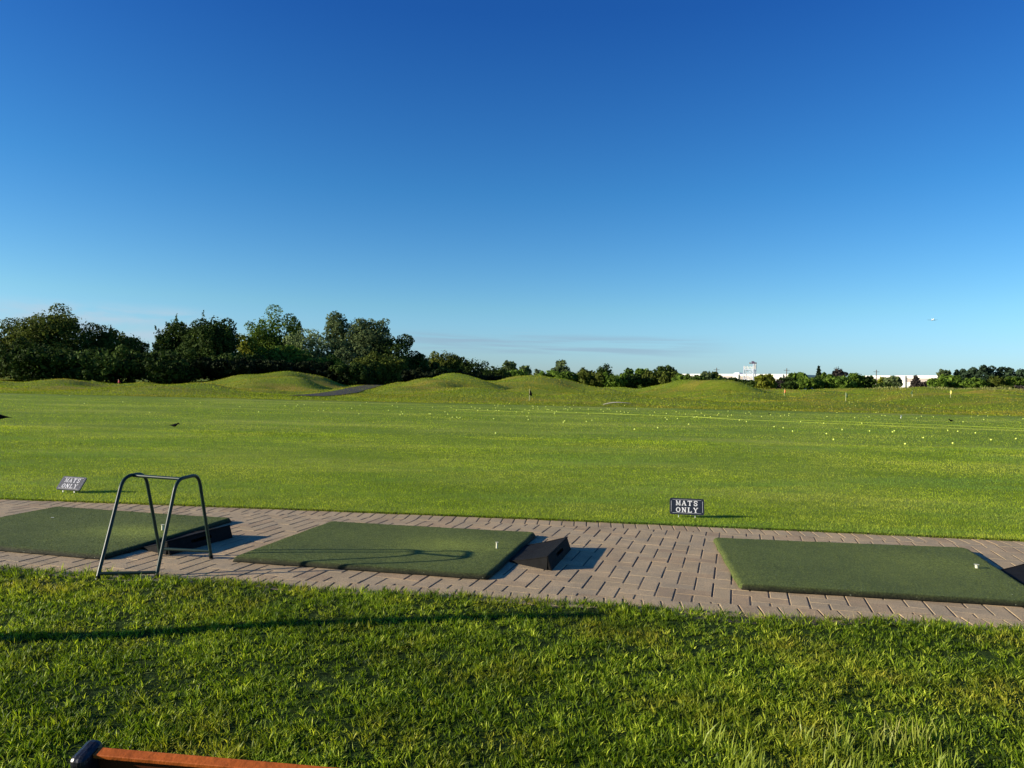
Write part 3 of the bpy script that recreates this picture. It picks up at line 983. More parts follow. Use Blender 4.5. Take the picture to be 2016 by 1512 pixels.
# ------------------------------------------------------------------ signs
def letter(ch):
    """slab-serif capital as thick strokes in a 1 x 1 cell"""
    w = .2; S = .13
    L = []
    if ch == 'M':
        L = [((.08, 0), (.08, 1), .10), ((.9, 0), (.9, 1), .17), ((.12, .98), (.5, .12), .16), ((.5, .12), (.86, .98), .09),
             ((-.05, .06), (.3, .06), S), ((.68, .06), (1.07, .06), S), ((-.05, .94), (.2, .94), S), ((.8, .94), (1.07, .94), S)]
    elif ch == 'A':
        L = [((.1, .03), (.46, .97), .12), ((.5, .97), (.86, .03), .2), ((.25, .34), (.72, .34), .1), ((-.06, .06), (.28, .06), S), ((.66, .06), (1.06, .06), S)]
    elif ch == 'T':
        L = [((.5, 0), (.5, 1), .21), ((.0, .93), (1., .93), .14), ((.03, .7), (.03, 1), .09), ((.97, .7), (.97, 1), .09), ((.28, .06), (.72, .06), S)]
    elif ch == 'N':
        L = [((.14, 0), (.14, 1), .14), ((.86, 0), (.86, 1), .14), ((.14, .98), (.86, .04), .22), ((-.04, .06), (.33, .06), S), ((-.04, .94), (.2, .94), S), ((.67, .94), (1.04, .94), S)]
    elif ch == 'L':
        L = [((.22, 0), (.22, 1), .21), ((.0, .07), (.95, .07), .14), ((.93, .0), (.93, .32), .1), ((.0, .94), (.46, .94), S)]
    elif ch == 'Y':
        L = [((.5, 0), (.5, .5), .2), ((.5, .45), (.1, .97), .2), ((.5, .45), (.9, .97), .12), ((-.07, .94), (.3, .94), S), ((.72, .94), (1.07, .94), S), ((.28, .06), (.72, .06), S)]
    elif ch == 'O':
        for k in range(16):
            a, b = 2 * pi * k / 16, 2 * pi * (k + 1) / 16
            L.append(((.5 + .42 * cos(a), .5 + .44 * sin(a)), (.5 + .42 * cos(b), .5 + .44 * sin(b)), .12 + .1 * abs(cos((a + b) / 2))))
    elif ch == 'S':
        pts = [(.86, .72), (.76, .92), (.5, .97), (.24, .9), (.15, .74), (.26, .59), (.5, .51), (.74, .42), (.86, .27), (.76, .1), (.5, .03), (.24, .09), (.13, .3)]
        for k in range(len(pts) - 1): L.append((pts[k], pts[k + 1], .17))
        L += [((.88, .66), (.88, .96), .07), ((.12, .06), (.12, .36), .07)]
    return L


def build_sign(base_pt, w, h, yaw, tilt, gap, label, trim=True):
    root = empty('notice_sign', base_pt)
    tag(root, label, 'sign', 'black MATS ONLY signs on the range grass')
    M = Matrix.Rotation(yaw, 3, 'Z') @ Matrix.Rotation(-tilt, 3, 'X')
    # local frame: x right, z up, y away
    def L(x, z, y=0.0): return M @ Vector((x, y, z)) + Vector((0, 0, gap))
    mb = MB(); rc = .016; pts = []
    for cx, cz, a0 in ((w / 2 - rc, rc, -90), (w / 2 - rc, h - rc, 0), (-w / 2 + rc, h - rc, 90), (-w / 2 + rc, rc, 180)):
        for k in range(5):
            a = radians(a0 + 90 * k / 4); pts.append((cx + rc * cos(a), cz + rc * sin(a)))
    n = len(pts)
    f = [L(x, z, -.006) for x, z in pts]; b = [L(x, z, .006) for x, z in pts]
    mb.add(f + b, [tuple(range(n)), tuple(reversed(range(n, 2 * n)))] + [(k, n + k, n + (k + 1) % n, (k + 1) % n) for k in range(n)])
    pn = mb.build('panel', M_sign if trim else M_signg, root)
    mb = MB()
    for z0 in (h - .014, .014):
        a, b_ = L(-w / 2 + .026, z0, -.0075), L(w / 2 - .026, z0, -.0075)
        mb.tube([a, b_], .0015, 6)
    for x0 in (-w / 2 + .014, w / 2 - .014):
        mb.tube([L(x0, .024, -.0068), L(x0, h - .024, -.0068)], .0012, 6)
    mb.build('border_line', M_dull, pn)
    for word, zc_ in (('MATS', h * .555), ('ONLY', h * .14)):
        mb = MB(); ch, cw, adv = h * .305, w * .122, w * .168
        x0 = -adv * 1.5 - cw / 2
        for q, c in enumerate(word):
            for (a, b_, t) in letter(c):
                ax, az, bx, bz = x0 + q * adv + a[0] * cw, zc_ + a[1] * ch, x0 + q * adv + b_[0] * cw, zc_ + b_[1] * ch
                d = Vector((bx - ax, bz - az)); l = max(d.length, 1e-6); d /= l; nrm = Vector((-d.y, d.x)) * t * (ch * .55 + cw * .45) * .5
                if t == .13 or abs(d.y) < .1: nrm = Vector((0, t * ch * .5))
                yy = -.0075 - .0001 * random.random()
                cs = [(ax - nrm.x, az - nrm.y), (bx - nrm.x, bz - nrm.y), (bx + nrm.x, bz + nrm.y), (ax + nrm.x, az + nrm.y)]
                mb.add([L(x, z, yy) for x, z in cs] + [L(x, z, -.0059) for x, z in cs], [(0, 1, 2, 3), (7, 6, 5, 4), (0, 4, 5, 1), (1, 5, 6, 2), (2, 6, 7, 3), (3, 7, 4, 0)])
        mb.build('lettering', M_white if trim else M_dull, pn)
    for sx in (-.24, .24):
        p = L(w * sx, .01, .009); mb = MB()
        mb.tube([p + M @ Vector((0, 0, .05)), p, Vector((p.x + .004, p.y - .01, -.05))], .0035, 8); mb.build('stake', M_metal, root)


# ------------------------------------------------------------------ small things
def build_balls():
    import bmesh
    me = bpy.data.meshes.new('golf_ball'); bm = bmesh.new()
    bmesh.ops.create_icosphere(bm, subdivisions=2, radius=.0215); bm.to_mesh(me); bm.free()
    for p in me.polygons: p.use_smooth = True
    me.materials.append(M_ball)
    L = []
    c3 = [(205,750),(303,743),(372,697),(388,750),(415,750),(470,705),(530,735),(588,765),(645,763),(673,740),(715,748),(712,775),(695,808),(707,842),(363,832),(30,822),(755,708),(798,712),(805,735),(880,712),(895,738),(910,740),(940,750),(985,757),(968,770),(965,782),(1060,735),(1078,733),(1098,745),(1140,733),(1182,770),(1055,867),(1067,855),(1282,862),(1338,847),(1303,735),(1303,785),(1428,738),(1452,760),(1490,733),(1510,735),(1585,762),(1622,758),(1627,785),(1660,767),(1697,772),(1780,733),(1760,938),(383,980),(1915,795),(1942,797)]
    c4 = [(18,733),(195,765),(313,780),(302,822),(320,840),(410,760),(423,830),(502,787),(603,755),(658,775),(692,803),(588,818),(615,812),(750,812),(820,795),(833,778),(925,755),(922,807),(957,795),(535,888),(228,923),(1037,847),(1107,860),(1100,778),(1133,765),(1150,785),(1257,810),(1345,793),(1447,803),(1483,797),(1530,780),(1527,798),(1595,748),(1645,862),(1383,911),(1472,923),(1565,957)]
    c5 = [(62,810),(30,878),(337,820),(480,812),(605,797),(638,802),(408,877),(950,826),(998,806),(1118,812),(213,942),(485,955),(713,965),(730,955),(57,983),(127,1042),(838,1085),(1018,1023),(1310,1078),(1260,950),(1360,958),(1535,975),(1690,1043),(1937,1033),(1413,862),(1493,815),(1500,763),(1560,800),(1585,763),(1640,770),(1657,805),(1617,838),(1760,778),(1875,797),(2008,832)]
    c2 = [(240,935),(448,882),(537,888),(548,877),(600,877),(712,924),(755,924),(978,905),(1035,950),(1045,880),(1095,858),(1270,922),(1340,895),(1300,882),(1372,935),(1362,957),(1382,950),(1335,860),(1455,907),(1592,950),(1602,950),(1620,898),(1767,900),(1718,933),(1740,952),(1777,978),(1813,977),(1838,980),(1810,920),(753,860),(90,893)]
    c1 = [(552,803),(670,868),(975,855),(1188,940),(1473,850),(1590,858)]
    for a, s, ox, oy in ((c3, 5.04, 900, 660), (c4, 5.04, 1250, 660), (c5, 5.04, 1616, 660), (c2, 4.032, 450, 580), (c1, 4.032, 0, 580)):
        L += [(x / s + ox, y / s + oy) for x, y in a]
    for _ in range(18): L.append((random.uniform(905, 1420), 783 + random.random() ** .7 * 14 + 8))
    for _ in range(30):
        px = random.gauss(1780, 120)
        if 1300 < px < 2016: L.append((px, random.uniform(783, 814)))
    for (px, py) in L:
        p = hit(px, py, .012, 10)
        o = bpy.data.objects.new('golf_ball', me); COL.objects.link(o)
        near = p.y < TURF_END
        # half sunk into the grass
        p.z = surf(p.x, p.y) + (.026 if near else .03); o.location = p
        if near: tag(o, 'yellow golf ball lying on the mown turf of the driving range', 'golf ball', 'golf balls on the mown turf')
        else: tag(o, 'tiny pale golf ball on the rough ground of the far mounds', 'golf ball', 'golf balls on the far rough')


def flag(px, py_base, py_top, mat, label, side=1, dist=None):
    p = hit(px, py_base, 0, 30) if dist is None else AT(px, py_base, dist)
    if dist is not None: p.z = surf(p.x, p.y)
    h = (py_base - py_top) / F * p.y
    root = empty('golf_flag', p); tag(root, label, 'flag', 'flagsticks on the driving range')
    mb = MB(); mb.tube([(0, 0, -.05), (0, 0, h)], .015 * max(1, p.y / 60), 8); mb.build('pole', M_pole, root)
    # limp cloth hanging down along the stick
    mb = MB(); n = 8; fh = h * .5; wmax = fh * .62
    V = []
    for j in range(n + 1):
        t = j / n; w = wmax * (.25 + .9 * t - .35 * t * t)
        for k in range(5):
            s = k / 4
            V.append((side * w * s, .05 * sin(s * 5 + t * 4), h - .02 - fh * t - .15 * s * fh))
    mb.add(V, [(j * 5 + k, j * 5 + k + 1, (j + 1) * 5 + k + 1, (j + 1) * 5 + k) for j in range(n) for k in range(4)], 0, True)
    o = mb.build('flag_cloth', mat, root)
    s = o.modifiers.new('thick', 'SOLIDIFY'); s.thickness = .02


M_pole = simple('flagstick_material', (.45, .44, .22), .5)


def bird(px, py, size, yaw, label, z=None):
    p = hit(px, py, 0, 8) if z is None else G(px, py, z)
    root = empty('bird', p, yaw); tag(root, label, 'bird', 'black birds on the range grass')
    s = size
    # one continuous body: lofted rings along a spine from beak to tail
    sp = [(-.62, .40, .01, .01), (-.52, .42, .035, .04), (-.44, .45, .075, .08), (-.36, .44, .085, .085), (-.26, .36, .10, .10), (-.10, .28, .15, .15), (.08, .25, .16, .15), (.24, .24, .12, .10), (.38, .23, .08, .05), (.55, .22, .07, .02), (.72, .20, .08, .012)]
    n = 10; V = []
    for (x, z_, ry, rz) in sp:
        for k in range(n):
            a = 2 * pi * k / n; V.append((x * s, ry * cos(a) * s, (z_ + rz * sin(a)) * s))
    f = [(i * n + k, i * n + (k + 1) % n, (i + 1) * n + (k + 1) % n, (i + 1) * n + k) for i in range(len(sp) - 1) for k in range(n)]
    f += [tuple(range(n)), tuple(range((len(sp) - 1) * n, len(sp) * n))]
    mb = MB(); mb.add(V, f, 0, True)
    for sy in (-1, 1):
        mb.tube([(.02 * s, sy * .06 * s, .16 * s), (.05 * s, sy * .06 * s, .06 * s), (.0, sy * .06 * s, -.01)], .012 * s, 6)
        mb.add([(-.12 * s, sy * .145 * s, .34 * s), (.2 * s, sy * .15 * s, .33 * s), (.55 * s, sy * .08 * s, .25 * s), (.1 * s, sy * .17 * s, .2 * s)], [(0, 1, 2, 3)])
    mb.build('body', M_blackbird, root)


def rope(pts, label):
    P = []
    for (px, py) in pts:
        p = hit(px, py, .0, 12); p.z = surf(p.x, p.y) + .022; P.append(p)
    Q = []
    for a, b in zip(P[:-1], P[1:]):
        for k in range(6):
            q = a.lerp(b, k / 6); q.y += .04 * sin(q.x * 2.1) + .02 * sin(q.x * 5.3); Q.append(q)
    Q.append(P[-1])
    mb = MB(); mb.tube(Q, .0045, 6)
    tag(mb.build('boundary_rope', M_rope), label, 'rope', 'yellow ropes laid across the turf')


# ------------------------------------------------------------------ trees
def crown_mesh(name, env, n, leaf, seed, shoots=0, gap=.35, blobr=.34, nb=26, shell=.16):
    """env: list of (cx,cy,cz,rx,ry,rz) ellipsoids that outline the crown (local coords)"""
    rg = np.random.default_rng(seed)
    env = np.array(env, float)
    vol = env[:, 3] * env[:, 5]
    # clumps sit on the envelope surface
    nbt = max(10, int(nb * 1.9))
    ci = rg.choice(len(env), nbt, p=vol / vol.sum())
    d = rg.normal(size=(nbt, 3)); d /= np.linalg.norm(d, axis=1, keepdims=True)
    rr = rg.uniform(.55, 1.0, nbt)[:, None]
    bc = env[ci, :3] + d * rr * env[ci, 3:6]
    br = np.min(env[ci, 3:6], axis=1) * rg.uniform(blobr * .5, blobr * 1.15, nbt)
    # leaves: share between clumps and loose envelope fill
    n1 = int(n * .72); n2 = n - n1
    k = rg.choice(nbt, n1, p=br ** 2 / (br ** 2).sum())
    d1 = rg.normal(size=(n1, 3)); d1 /= np.linalg.norm(d1, axis=1, keepdims=True)
    r1 = 1 - np.abs(rg.normal(0, shell, n1)); r1 += .10 * np.sin(d1[:, 0] * 7 + k) * np.sin(d1[:, 2] * 6 + k * 2)
    P1 = bc[k] + d1 * (r1 * br[k])[:, None] * np.array([1, 1, .85])
    ke = rg.choice(len(env), n2, p=vol / vol.sum())
    d2 = rg.normal(size=(n2, 3)); d2 /= np.linalg.norm(d2, axis=1, keepdims=True)
    P2 = env[ke, :3] + d2 * (rg.uniform(.2, .92, n2) ** .6)[:, None] * env[ke, 3:6]
    P = np.concatenate([P1, P2]); D = np.concatenate([d1, d2]); cid = np.concatenate([bc[k, 0] * 1.7 + k * .37, ke * 2.0])
    if shoots:
        ns = shoots; kk = rg.choice(nbt, ns); top = bc[kk] + np.stack([rg.normal(0, .3, ns) * br[kk], rg.normal(0, .3, ns) * br[kk], br[kk] * .8], -1)
        cx = env[:, 0].mean()
        dirs = np.stack([(top[:, 0] - cx) * .12 + rg.normal(0, .25, ns), rg.normal(0, .2, ns), np.ones(ns)], -1); dirs /= np.linalg.norm(dirs, axis=1, keepdims=True)
        ln = rg.uniform(.5, 1.6, ns); m = 30
        t = np.tile(np.linspace(0, 1, m), ns); si = np.repeat(np.arange(ns), m)
        Ps = top[si] + dirs[si] * (t * ln[si])[:, None] + rg.normal(size=(ns * m, 3)) * (.14 * (1.15 - t))[:, None]
        P = np.concatenate([P, Ps]); D = np.concatenate([D, rg.normal(size=(ns * m, 3))]); cid = np.concatenate([cid, si * 1.1])
    # see-through gaps
    s = np.sin(P[:, 0] * 2.3 + seed) * np.sin(P[:, 2] * 2.9 + seed * 1.7) * np.sin(P[:, 1] * 2.1 + .6) + .35 * np.sin(P[:, 0] * 6.1) * np.sin(P[:, 2] * 5.3)
    keep = s > -gap - .3
    P, D, cid = P[keep], D[keep], cid[keep]
    # coarse inner foliage closes the heart of the crown
    n3 = int(n * .16); k3 = rg.choice(len(env), n3, p=vol / vol.sum())
    d3 = rg.normal(size=(n3, 3)); d3 /= np.linalg.norm(d3, axis=1, keepdims=True)
    P3 = env[k3, :3] + d3 * (rg.uniform(0, 1, n3) ** .5 * .82)[:, None] * env[k3, 3:6]
    big = np.concatenate([np.ones(len(P)), np.full(n3, 2.3)])
    P = np.concatenate([P, P3]); D = np.concatenate([D, rg.normal(size=(n3, 3))]); cid = np.concatenate([cid, k3 * 1.3])
    ok = P[:, 2] > -.3; P, D, cid, big = P[ok], D[ok], cid[ok], big[ok]
    n = len(P)
    nr = D + rg.normal(0, .65, (n, 3)); nr /= np.linalg.norm(nr, axis=1, keepdims=True)
    a = np.cross(nr, rg.normal(size=(n, 3))); a /= np.linalg.norm(a, axis=1, keepdims=True); b = np.cross(nr, a)
    sz = (leaf * big * rg.uniform(.55, 1.35, n))[:, None]
    V = np.stack([P - a * sz * .5, P - b * sz * .28, P + a * sz * .5, P + b * sz * .32 + nr * sz * .1], 1).reshape(-1, 3)
    q = np.arange(n * 4).reshape(-1, 4)
    rnd = np.clip(.45 + .2 * np.sin(cid * 3.1) + rg.normal(0, .22, n), 0, 1)
    return mesh_np(name, V, q, attrs={'rnd': np.repeat(rnd, 4)}), bc, br


def limbs(mb, h, bc, rtr, rg, k=7):
    base_ = Vector((0, 0, -.3)); fork = Vector((rg.normal(0, .1), 0, h * .28))
    mb.tube([base_, Vector((.03, 0, h * .12)), fork, Vector((fork.x, .1, h * .55))], rtr, 8, r2=rtr * .35)
    for i in rg.choice(len(bc), min(k, len(bc)), replace=False):
        e = Vector(bc[i]); st = Vector((fork.x, 0, h * rg.uniform(.2, .45)))
        m_ = st.lerp(e, .5) + Vector((0, 0, .3))
        mb.tube([st, m_, e], rtr * .4, 6, r2=rtr * .1)


def tree(px, dist, py_top, wpx, kind, label, name='tree', py_base=None, n=6000, leaf=.34, seed=None, shape='round', shoots=0, gap=.35, low=.02, group='trees along the far edge of the range', nb=26, parts=True, zbase=None):
    x = wx(px, dist) ; x = float(AT(px, py_top, dist).x)
    zb = float(T(np.array(x), np.array(dist))) if zbase is None else zbase
    if dist > 200: zb *= .5
    zt = zc(px, py_top, dist); h = zt - zb; w = wpx / F * dist / 2
    seed = int(abs(px) * 3 + dist) if seed is None else seed
    rg = np.random.default_rng(seed)
    root = empty(name, (x, dist, zb)); tag(root, label, 'bush' if name in ('bush', 'shrub') else 'tree', group)
    lo = h * low
    if shape == 'round':
        env = [(0, 0, lo + (h - lo) * .52, w * .9, w * .85, (h - lo) * .46)]
        if low <= .12: env.append((0, 0, lo + (h - lo) * .22, w * .85, w * .8, (h - lo) * .26))
        for k in range(5):
            a = rg.uniform(0, 2 * pi); r = rg.uniform(.3, .55); s = rg.uniform(.38, .55)
            env.append((cos(a) * w * r, sin(a) * w * r, lo + (h - lo) * rg.uniform(.25, .72), w * s, w * s, (h - lo) * rg.uniform(.2, .3)))
    elif shape == 'tall':
        env = [(0, 0, lo + (h - lo) * .35, w * .9, w * .8, (h - lo) * .38), (w * rg.uniform(-.25, .25), 0, lo + (h - lo) * .7, w * .62, w * .6, (h - lo) * .3), (w * rg.uniform(-.5, .5), 0, lo + (h - lo) * .5, w * .5, w * .5, (h - lo) * .3)]
    elif shape == 'lefttall':
        env = [(w * .1, 0, lo + (h - lo) * .38, w * .85, w * .8, (h - lo) * .38), (-w * .55, 0, lo + (h - lo) * .68, w * .36, w * .4, (h - lo) * .31), (w * .05, 0, lo + (h - lo) * .64, w * .42, w * .5, (h - lo) * .27), (w * .55, 0, lo + (h - lo) * .6, w * .38, w * .4, (h - lo) * .27)]
    elif shape == 'bush':
        env = [(0, 0, h * .5, w * .85, w * .8, h * .5)] + [(w * rg.uniform(-.6, .6), w * rg.uniform(-.4, .4), h * rg.uniform(.35, .68), w * .42, w * .42, h * .33) for _ in range(4)]
    elif shape == 'umbrella':
        env = [(0, 0, h * .76, w * .9, w * .8, h * .2), (-w * .4, 0, h * .6, w * .45, w * .4, h * .2), (w * .45, 0, h * .55, w * .45, w * .4, h * .22), (0, 0, h * .3, w * .6, w * .6, h * .28)]
    elif shape == 'cone':
        env = [(0, 0, h * (.12 + .11 * k), w * (1 - k / 8.6), w * (1 - k / 8.6), h * .09) for k in range(8)]
    me, bc, br = crown_mesh('crown', env, n, leaf, seed, shoots, gap, .34 if shape != 'cone' else .5, nb)
    link('crown', me, FOL[kind], root)
    mb = MB(); limbs(mb, h, bc, max(.12, h * .022), rg, 7 if parts else 3)
    mb.build('trunk', M_bark, root)
    return root


def build_trees():
    D = 'trees of the dark tree line on the left'
    # left tree line: (px, dist, top py, width px, kind, label, extras)
    A = [
        (-150, 96, 640, 260, 'dark', 'dark broad tree standing at the far left end of the tree line', dict(n=3000)),
        (35, 104, 618, 190, 'olive', 'dark olive tree at the left picture edge behind the first low mound', dict(n=9000)),
        (112, 100, 602, 180, 'olive', 'tallest rounded olive tree near the left edge, catching sun on its left side', dict(n=11000, nb=34)),
        (75, 92, 668, 210, 'dark', 'dark shrub-like tree under the two olive trees at the left edge', dict(n=6000, low=.0)),
        (212, 106, 634, 110, 'olive', 'smaller dark tree just right of the tallest tree at the left', dict(n=6000, gap=.2)),
        (262, 112, 652, 90, 'dark', 'low dark tree in the dip of the tree line below the white cloud', dict(n=4500)),
        (200, 93, 680, 190, 'dark', 'near-black thicket tree behind the red flag', dict(n=6000, low=0)),
        (350, 104, 625, 100, 'dark', 'left half of the spiky-topped dark tree pair behind the second mound', dict(n=6500, shoots=46, shape='tall')),
        (418, 102, 616, 130, 'dark', 'spiky-topped dark tree with upright shoots, left of the bright green trees', dict(n=10000, shoots=80, nb=30)),
        (330, 94, 682, 170, 'dark', 'dark undergrowth tree below the spiky-topped trees', dict(n=6000, low=0)),
        (535, 118, 609, 125, 'mid', 'bright green rounded tree with the highest top behind the big left mound', dict(n=9000, nb=30)),
        (578, 126, 625, 60, 'dark', 'slim dark tree showing its tip right of the bright green crown', dict(n=3500, shape='tall')),
        (490, 112, 655, 70, 'yellow', 'yellow-green leafy tree between the spiky dark tree and the bright green crown', dict(n=4000, shape='tall')),
        (612, 116, 645, 120, 'grey', 'loose grey-green tree in the gap left of the tallest willow-like tree', dict(n=5500, gap=.15)),
        (565, 106, 676, 130, 'mid', 'mid-green bushy tree directly above the crest of the big left mound', dict(n=6500, low=0)),
        (470, 100, 690, 150, 'dark', 'dark tree in shade behind the left slope of the big mound', dict(n=5500, low=0)),
        (706, 118, 608, 150, 'grey', 'tall grey-green tree with a peak on its left side, above the cart path', dict(n=13000, shape='lefttall', nb=38, low=.05)),
        (640, 104, 700, 130, 'mid', 'low green tree right of the crest of the big left mound', dict(n=5000, low=0)),
        (775, 116, 655, 110, 'dark', 'dark tree sloping down to the right of the tall grey-green tree', dict(n=7000, low=0)),
        (745, 104, 692, 130, 'olive', 'olive tree directly behind the end of the cart path', dict(n=6000, low=0)),
        (700, 100, 712, 120, 'dark', 'dark low tree behind the cart path bend', dict(n=5000, low=0)),
        (818, 118, 690, 80, 'dark', 'low dark tree left of the rounded tree above the central mound', dict(n=4000, low=0)),
        (876, 130, 686, 84, 'olive', 'rounded olive tree standing above the left flank of the central mound', dict(n=5000, low=.05)),
        (850, 118, 712, 120, 'dark', 'dark hedge-like tree behind the left flank of the central mound', dict(n=5000, low=0)),
        (930, 140, 700, 90, 'dark', 'dark tree with thin bare twigs above the crest of the central mound', dict(n=4500, low=0, shoots=14)),
        (970, 150, 716, 70, 'dark', 'low dark tree right of the central mound crest', dict(n=3500, low=0)),
    ]
    for px, d, top, w, kind, lab, kw in A:
        kw = dict(kw); kw.setdefault('leaf', .29); kw['gap'] = kw.get('gap', .35) + .3; kw['n'] = int(kw['n'] * 1.6)
        tree(px, d, top, w, kind, lab, group=D, **kw)
    # dense thicket bushes along the foot of the tree line
    for i, (px, top) in enumerate(((-40, 706), (60, 702), (150, 706), (240, 704), (300, 702), (385, 700), (450, 704), (520, 705), (600, 708), (670, 722), (730, 728), (790, 722), (840, 728), (900, 726), (950, 732))):
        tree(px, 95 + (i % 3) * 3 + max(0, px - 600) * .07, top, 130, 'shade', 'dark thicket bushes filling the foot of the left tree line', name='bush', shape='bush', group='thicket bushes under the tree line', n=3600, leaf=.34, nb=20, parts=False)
    # a few more beyond the left picture edge; they shade the dark line
    for px, d, top, w in ((-330, 92, 640, 240), (-520, 100, 630, 260), (-250, 110, 610, 240)):
        tree(px, d, top, w, 'dark', 'dark broad trees of the tree line beyond the left picture edge', group='trees beyond the left edge', n=2200, leaf=.5)
    R = 'distant trees on the right side'
    B = [
        (1003, 210, 708, 36, 'grey', 'airy grey-green tree with a see-through top above the dip between the two central mounds', dict(shape='umbrella', gap=.05)),
        (1034, 205, 716, 28, 'grey', 'small airy tree right of the see-through one, above the second mound', dict(shape='umbrella', gap=.1)),
        (1015, 190, 724, 60, 'mid', 'bright green low trees at the foot of the airy trees', dict(shape='bush')),
        (985, 175, 728, 60, 'dark', 'dark low tree in the notch between the central mounds', dict(shape='bush')),
        (1061, 240, 725, 20, 'grey', 'tiny round tree standing alone against the sky above the second mound', dict()),
        (1104, 205, 706, 44, 'grey', 'pale peaked tree rising highest behind the right flank of the second mound', dict(shape='tall')),
        (1082, 195, 728, 44, 'mid', 'low green tree at the left foot of the pale peaked tree', dict(shape='bush')),
        (1118, 185, 730, 56, 'mid', 'green bushy tree in front of the pale peaked tree', dict(shape='bush')),
        (1150, 195, 726, 50, 'olive', 'olive tree between the pale peaked tree and the dark domed tree', dict(shape='bush')),
        (1192, 205, 711, 36, 'dark', 'dark domed tree sticking out above the hedge line', dict()),
        (1168, 182, 732, 60, 'olive', 'brownish-olive bush tree below the dark domed tree', dict(shape='bush')),
        (1208, 180, 734, 60, 'mid', 'green tree right below the dark domed tree', dict(shape='bush')),
        (1236, 215, 721, 24, 'mid', 'small round bright tree top right of the dark domed tree', dict()),
        (1240, 182, 733, 50, 'dark', 'dark hedge tree below the small round bright tree', dict(shape='bush')),
        (1268, 195, 723, 44, 'mid', 'green tree with the left shoulder of the large dark group', dict()),
        (1285, 185, 729, 56, 'olive', 'olive-brown tree with hanging foliage behind the small flat mound', dict(shape='bush')),
        (1309, 195, 716, 48, 'dark', 'large dark tree with the highest top left of the warehouse', dict()),
        (1322, 180, 727, 44, 'olive', 'dark olive tree leaning right beside the large dark tree', dict(shape='bush')),
        (1348, 172, 734, 50, 'mid', 'round green bush left above the long right-hand mound', dict(shape='bush')),
        (1372, 170, 737, 40, 'dark', 'dark rounded bush at the crest of the long right-hand mound', dict(shape='bush')),
        (1392, 180, 730, 32, 'grey', 'loose grey tree with pale stem left of the warehouse wall', dict()),
        (1408, 180, 731, 28, 'olive', 'brown-green tree in front of the left warehouse end', dict()),
        (1420, 168, 743, 44, 'dark', 'low dark bush below the brown-green tree', dict(shape='bush')),
        (1440, 168, 743, 44, 'dark', 'dark round bush before the white warehouse wall', dict(shape='bush')),
        (1470, 166, 746, 50, 'dark', 'dark grey-green bush directly below the steel tower', dict(shape='bush')),
        (1486, 162, 750, 36, 'dark', 'small near-black bush right of the bush under the tower', dict(shape='bush')),
        (1508, 160, 735, 44, 'yellow', 'yellow-green round tree right of the steel tower', dict(low=0)),
        (1533, 166, 748, 40, 'red', 'dark brownish bush right of the yellow-green tree', dict(shape='bush')),
        (1553, 158, 752, 34, 'dark', 'small dark bush between the brownish bush and the domed green tree', dict(shape='bush')),
        (1568, 172, 730, 50, 'mid', 'domed green tree right of the warehouse roof end', dict(low=0)),
        (1545, 168, 742, 44, 'dark', 'dark bush at the left foot of the domed green tree', dict(shape='bush')),
        (1590, 165, 742, 60, 'mid', 'bushy green tree in front of the domed green tree', dict(shape='bush')),
        (1612, 200, 717, 18, 'conifer', 'pointed conifer rising above the right-hand hedge', dict(shape='cone')),
        (1625, 172, 735, 50, 'mid', 'green hedge tree below the pointed conifer', dict(shape='bush')),
        (1650, 178, 720, 28, 'red', 'dark reddish-green round tree above the right-hand hedge', dict()),
        (1655, 165, 740, 60, 'mid', 'green bushy tree below the reddish round tree', dict(shape='bush')),
        (1686, 168, 734, 44, 'mid', 'green tree with rounded top left of the yellowish tree', dict(shape='bush')),
        (1706, 168, 740, 40, 'dark', 'dark green tree at the right end of the central hedge', dict(shape='bush')),
        (1740, 178, 741, 30, 'yellow', 'small yellowish round tree before the right warehouse', dict()),
        (1757, 172, 738, 34, 'grey', 'sparse pale tree with spreading twigs before the right warehouse', dict(gap=.0, low=0)),
        (1740, 164, 754, 44, 'dark', 'low dark hedge bush below the yellowish tree', dict(shape='bush')),
        (1804, 164, 740, 28, 'red', 'small purple-brown conical tree before the white warehouse wall', dict(shape='cone')),
        (1820, 162, 753, 20, 'red', 'tiny dark bush right of the purple-brown conical tree', dict(shape='bush')),
        (1862, 172, 726, 40, 'grey', 'grey-green tree with pointed top left in the right-hand group', dict(shape='tall', low=0)),
        (1884, 172, 727, 24, 'conifer', 'slim dark conifer-like tree in the right-hand group', dict(shape='cone')),
        (1848, 160, 744, 34, 'mid', 'light green bush at the left foot of the right-hand group', dict(shape='bush')),
        (1874, 162, 738, 44, 'mid', 'green tree low in the left of the right-hand group', dict(shape='bush')),
        (1908, 175, 722, 44, 'conifer', 'dark tree in the middle of the right-hand group', dict(low=0)),
        (1940, 172, 716, 40, 'conifer', 'tallest dark tree of the right-hand group', dict(low=0)),
        (1922, 158, 744, 50, 'mid', 'bright green bushy tree before the tallest dark tree', dict(shape='bush')),
        (1978, 172, 718, 42, 'conifer', 'broad dark tree near the right picture edge', dict(low=0)),
        (1962, 158, 740, 40, 'olive', 'olive tree between the two highest dark trees at the right', dict(shape='bush')),
        (2008, 170, 724, 34, 'conifer', 'dark pointed tree cut by the right picture edge', dict(low=0)),
        (1994, 158, 742, 40, 'mid', 'green tree with thin trunk next to the right picture edge', dict(shape='bush')),
        (2050, 165, 726, 60, 'conifer', 'dark tree just beyond the right picture edge', dict(low=0)),
        (2110, 165, 730, 80, 'mid', 'green tree farther beyond the right picture edge', dict(low=0)),
    ]
    for px, d, top, w, kind, lab, kw in B:
        kw = dict(kw); kw.setdefault('low', .04)
        tree(px, d, top, w * 1.12, kind, lab, group=R, n=int(900 + w * 42), leaf=.52, nb=18, parts=False, **kw)
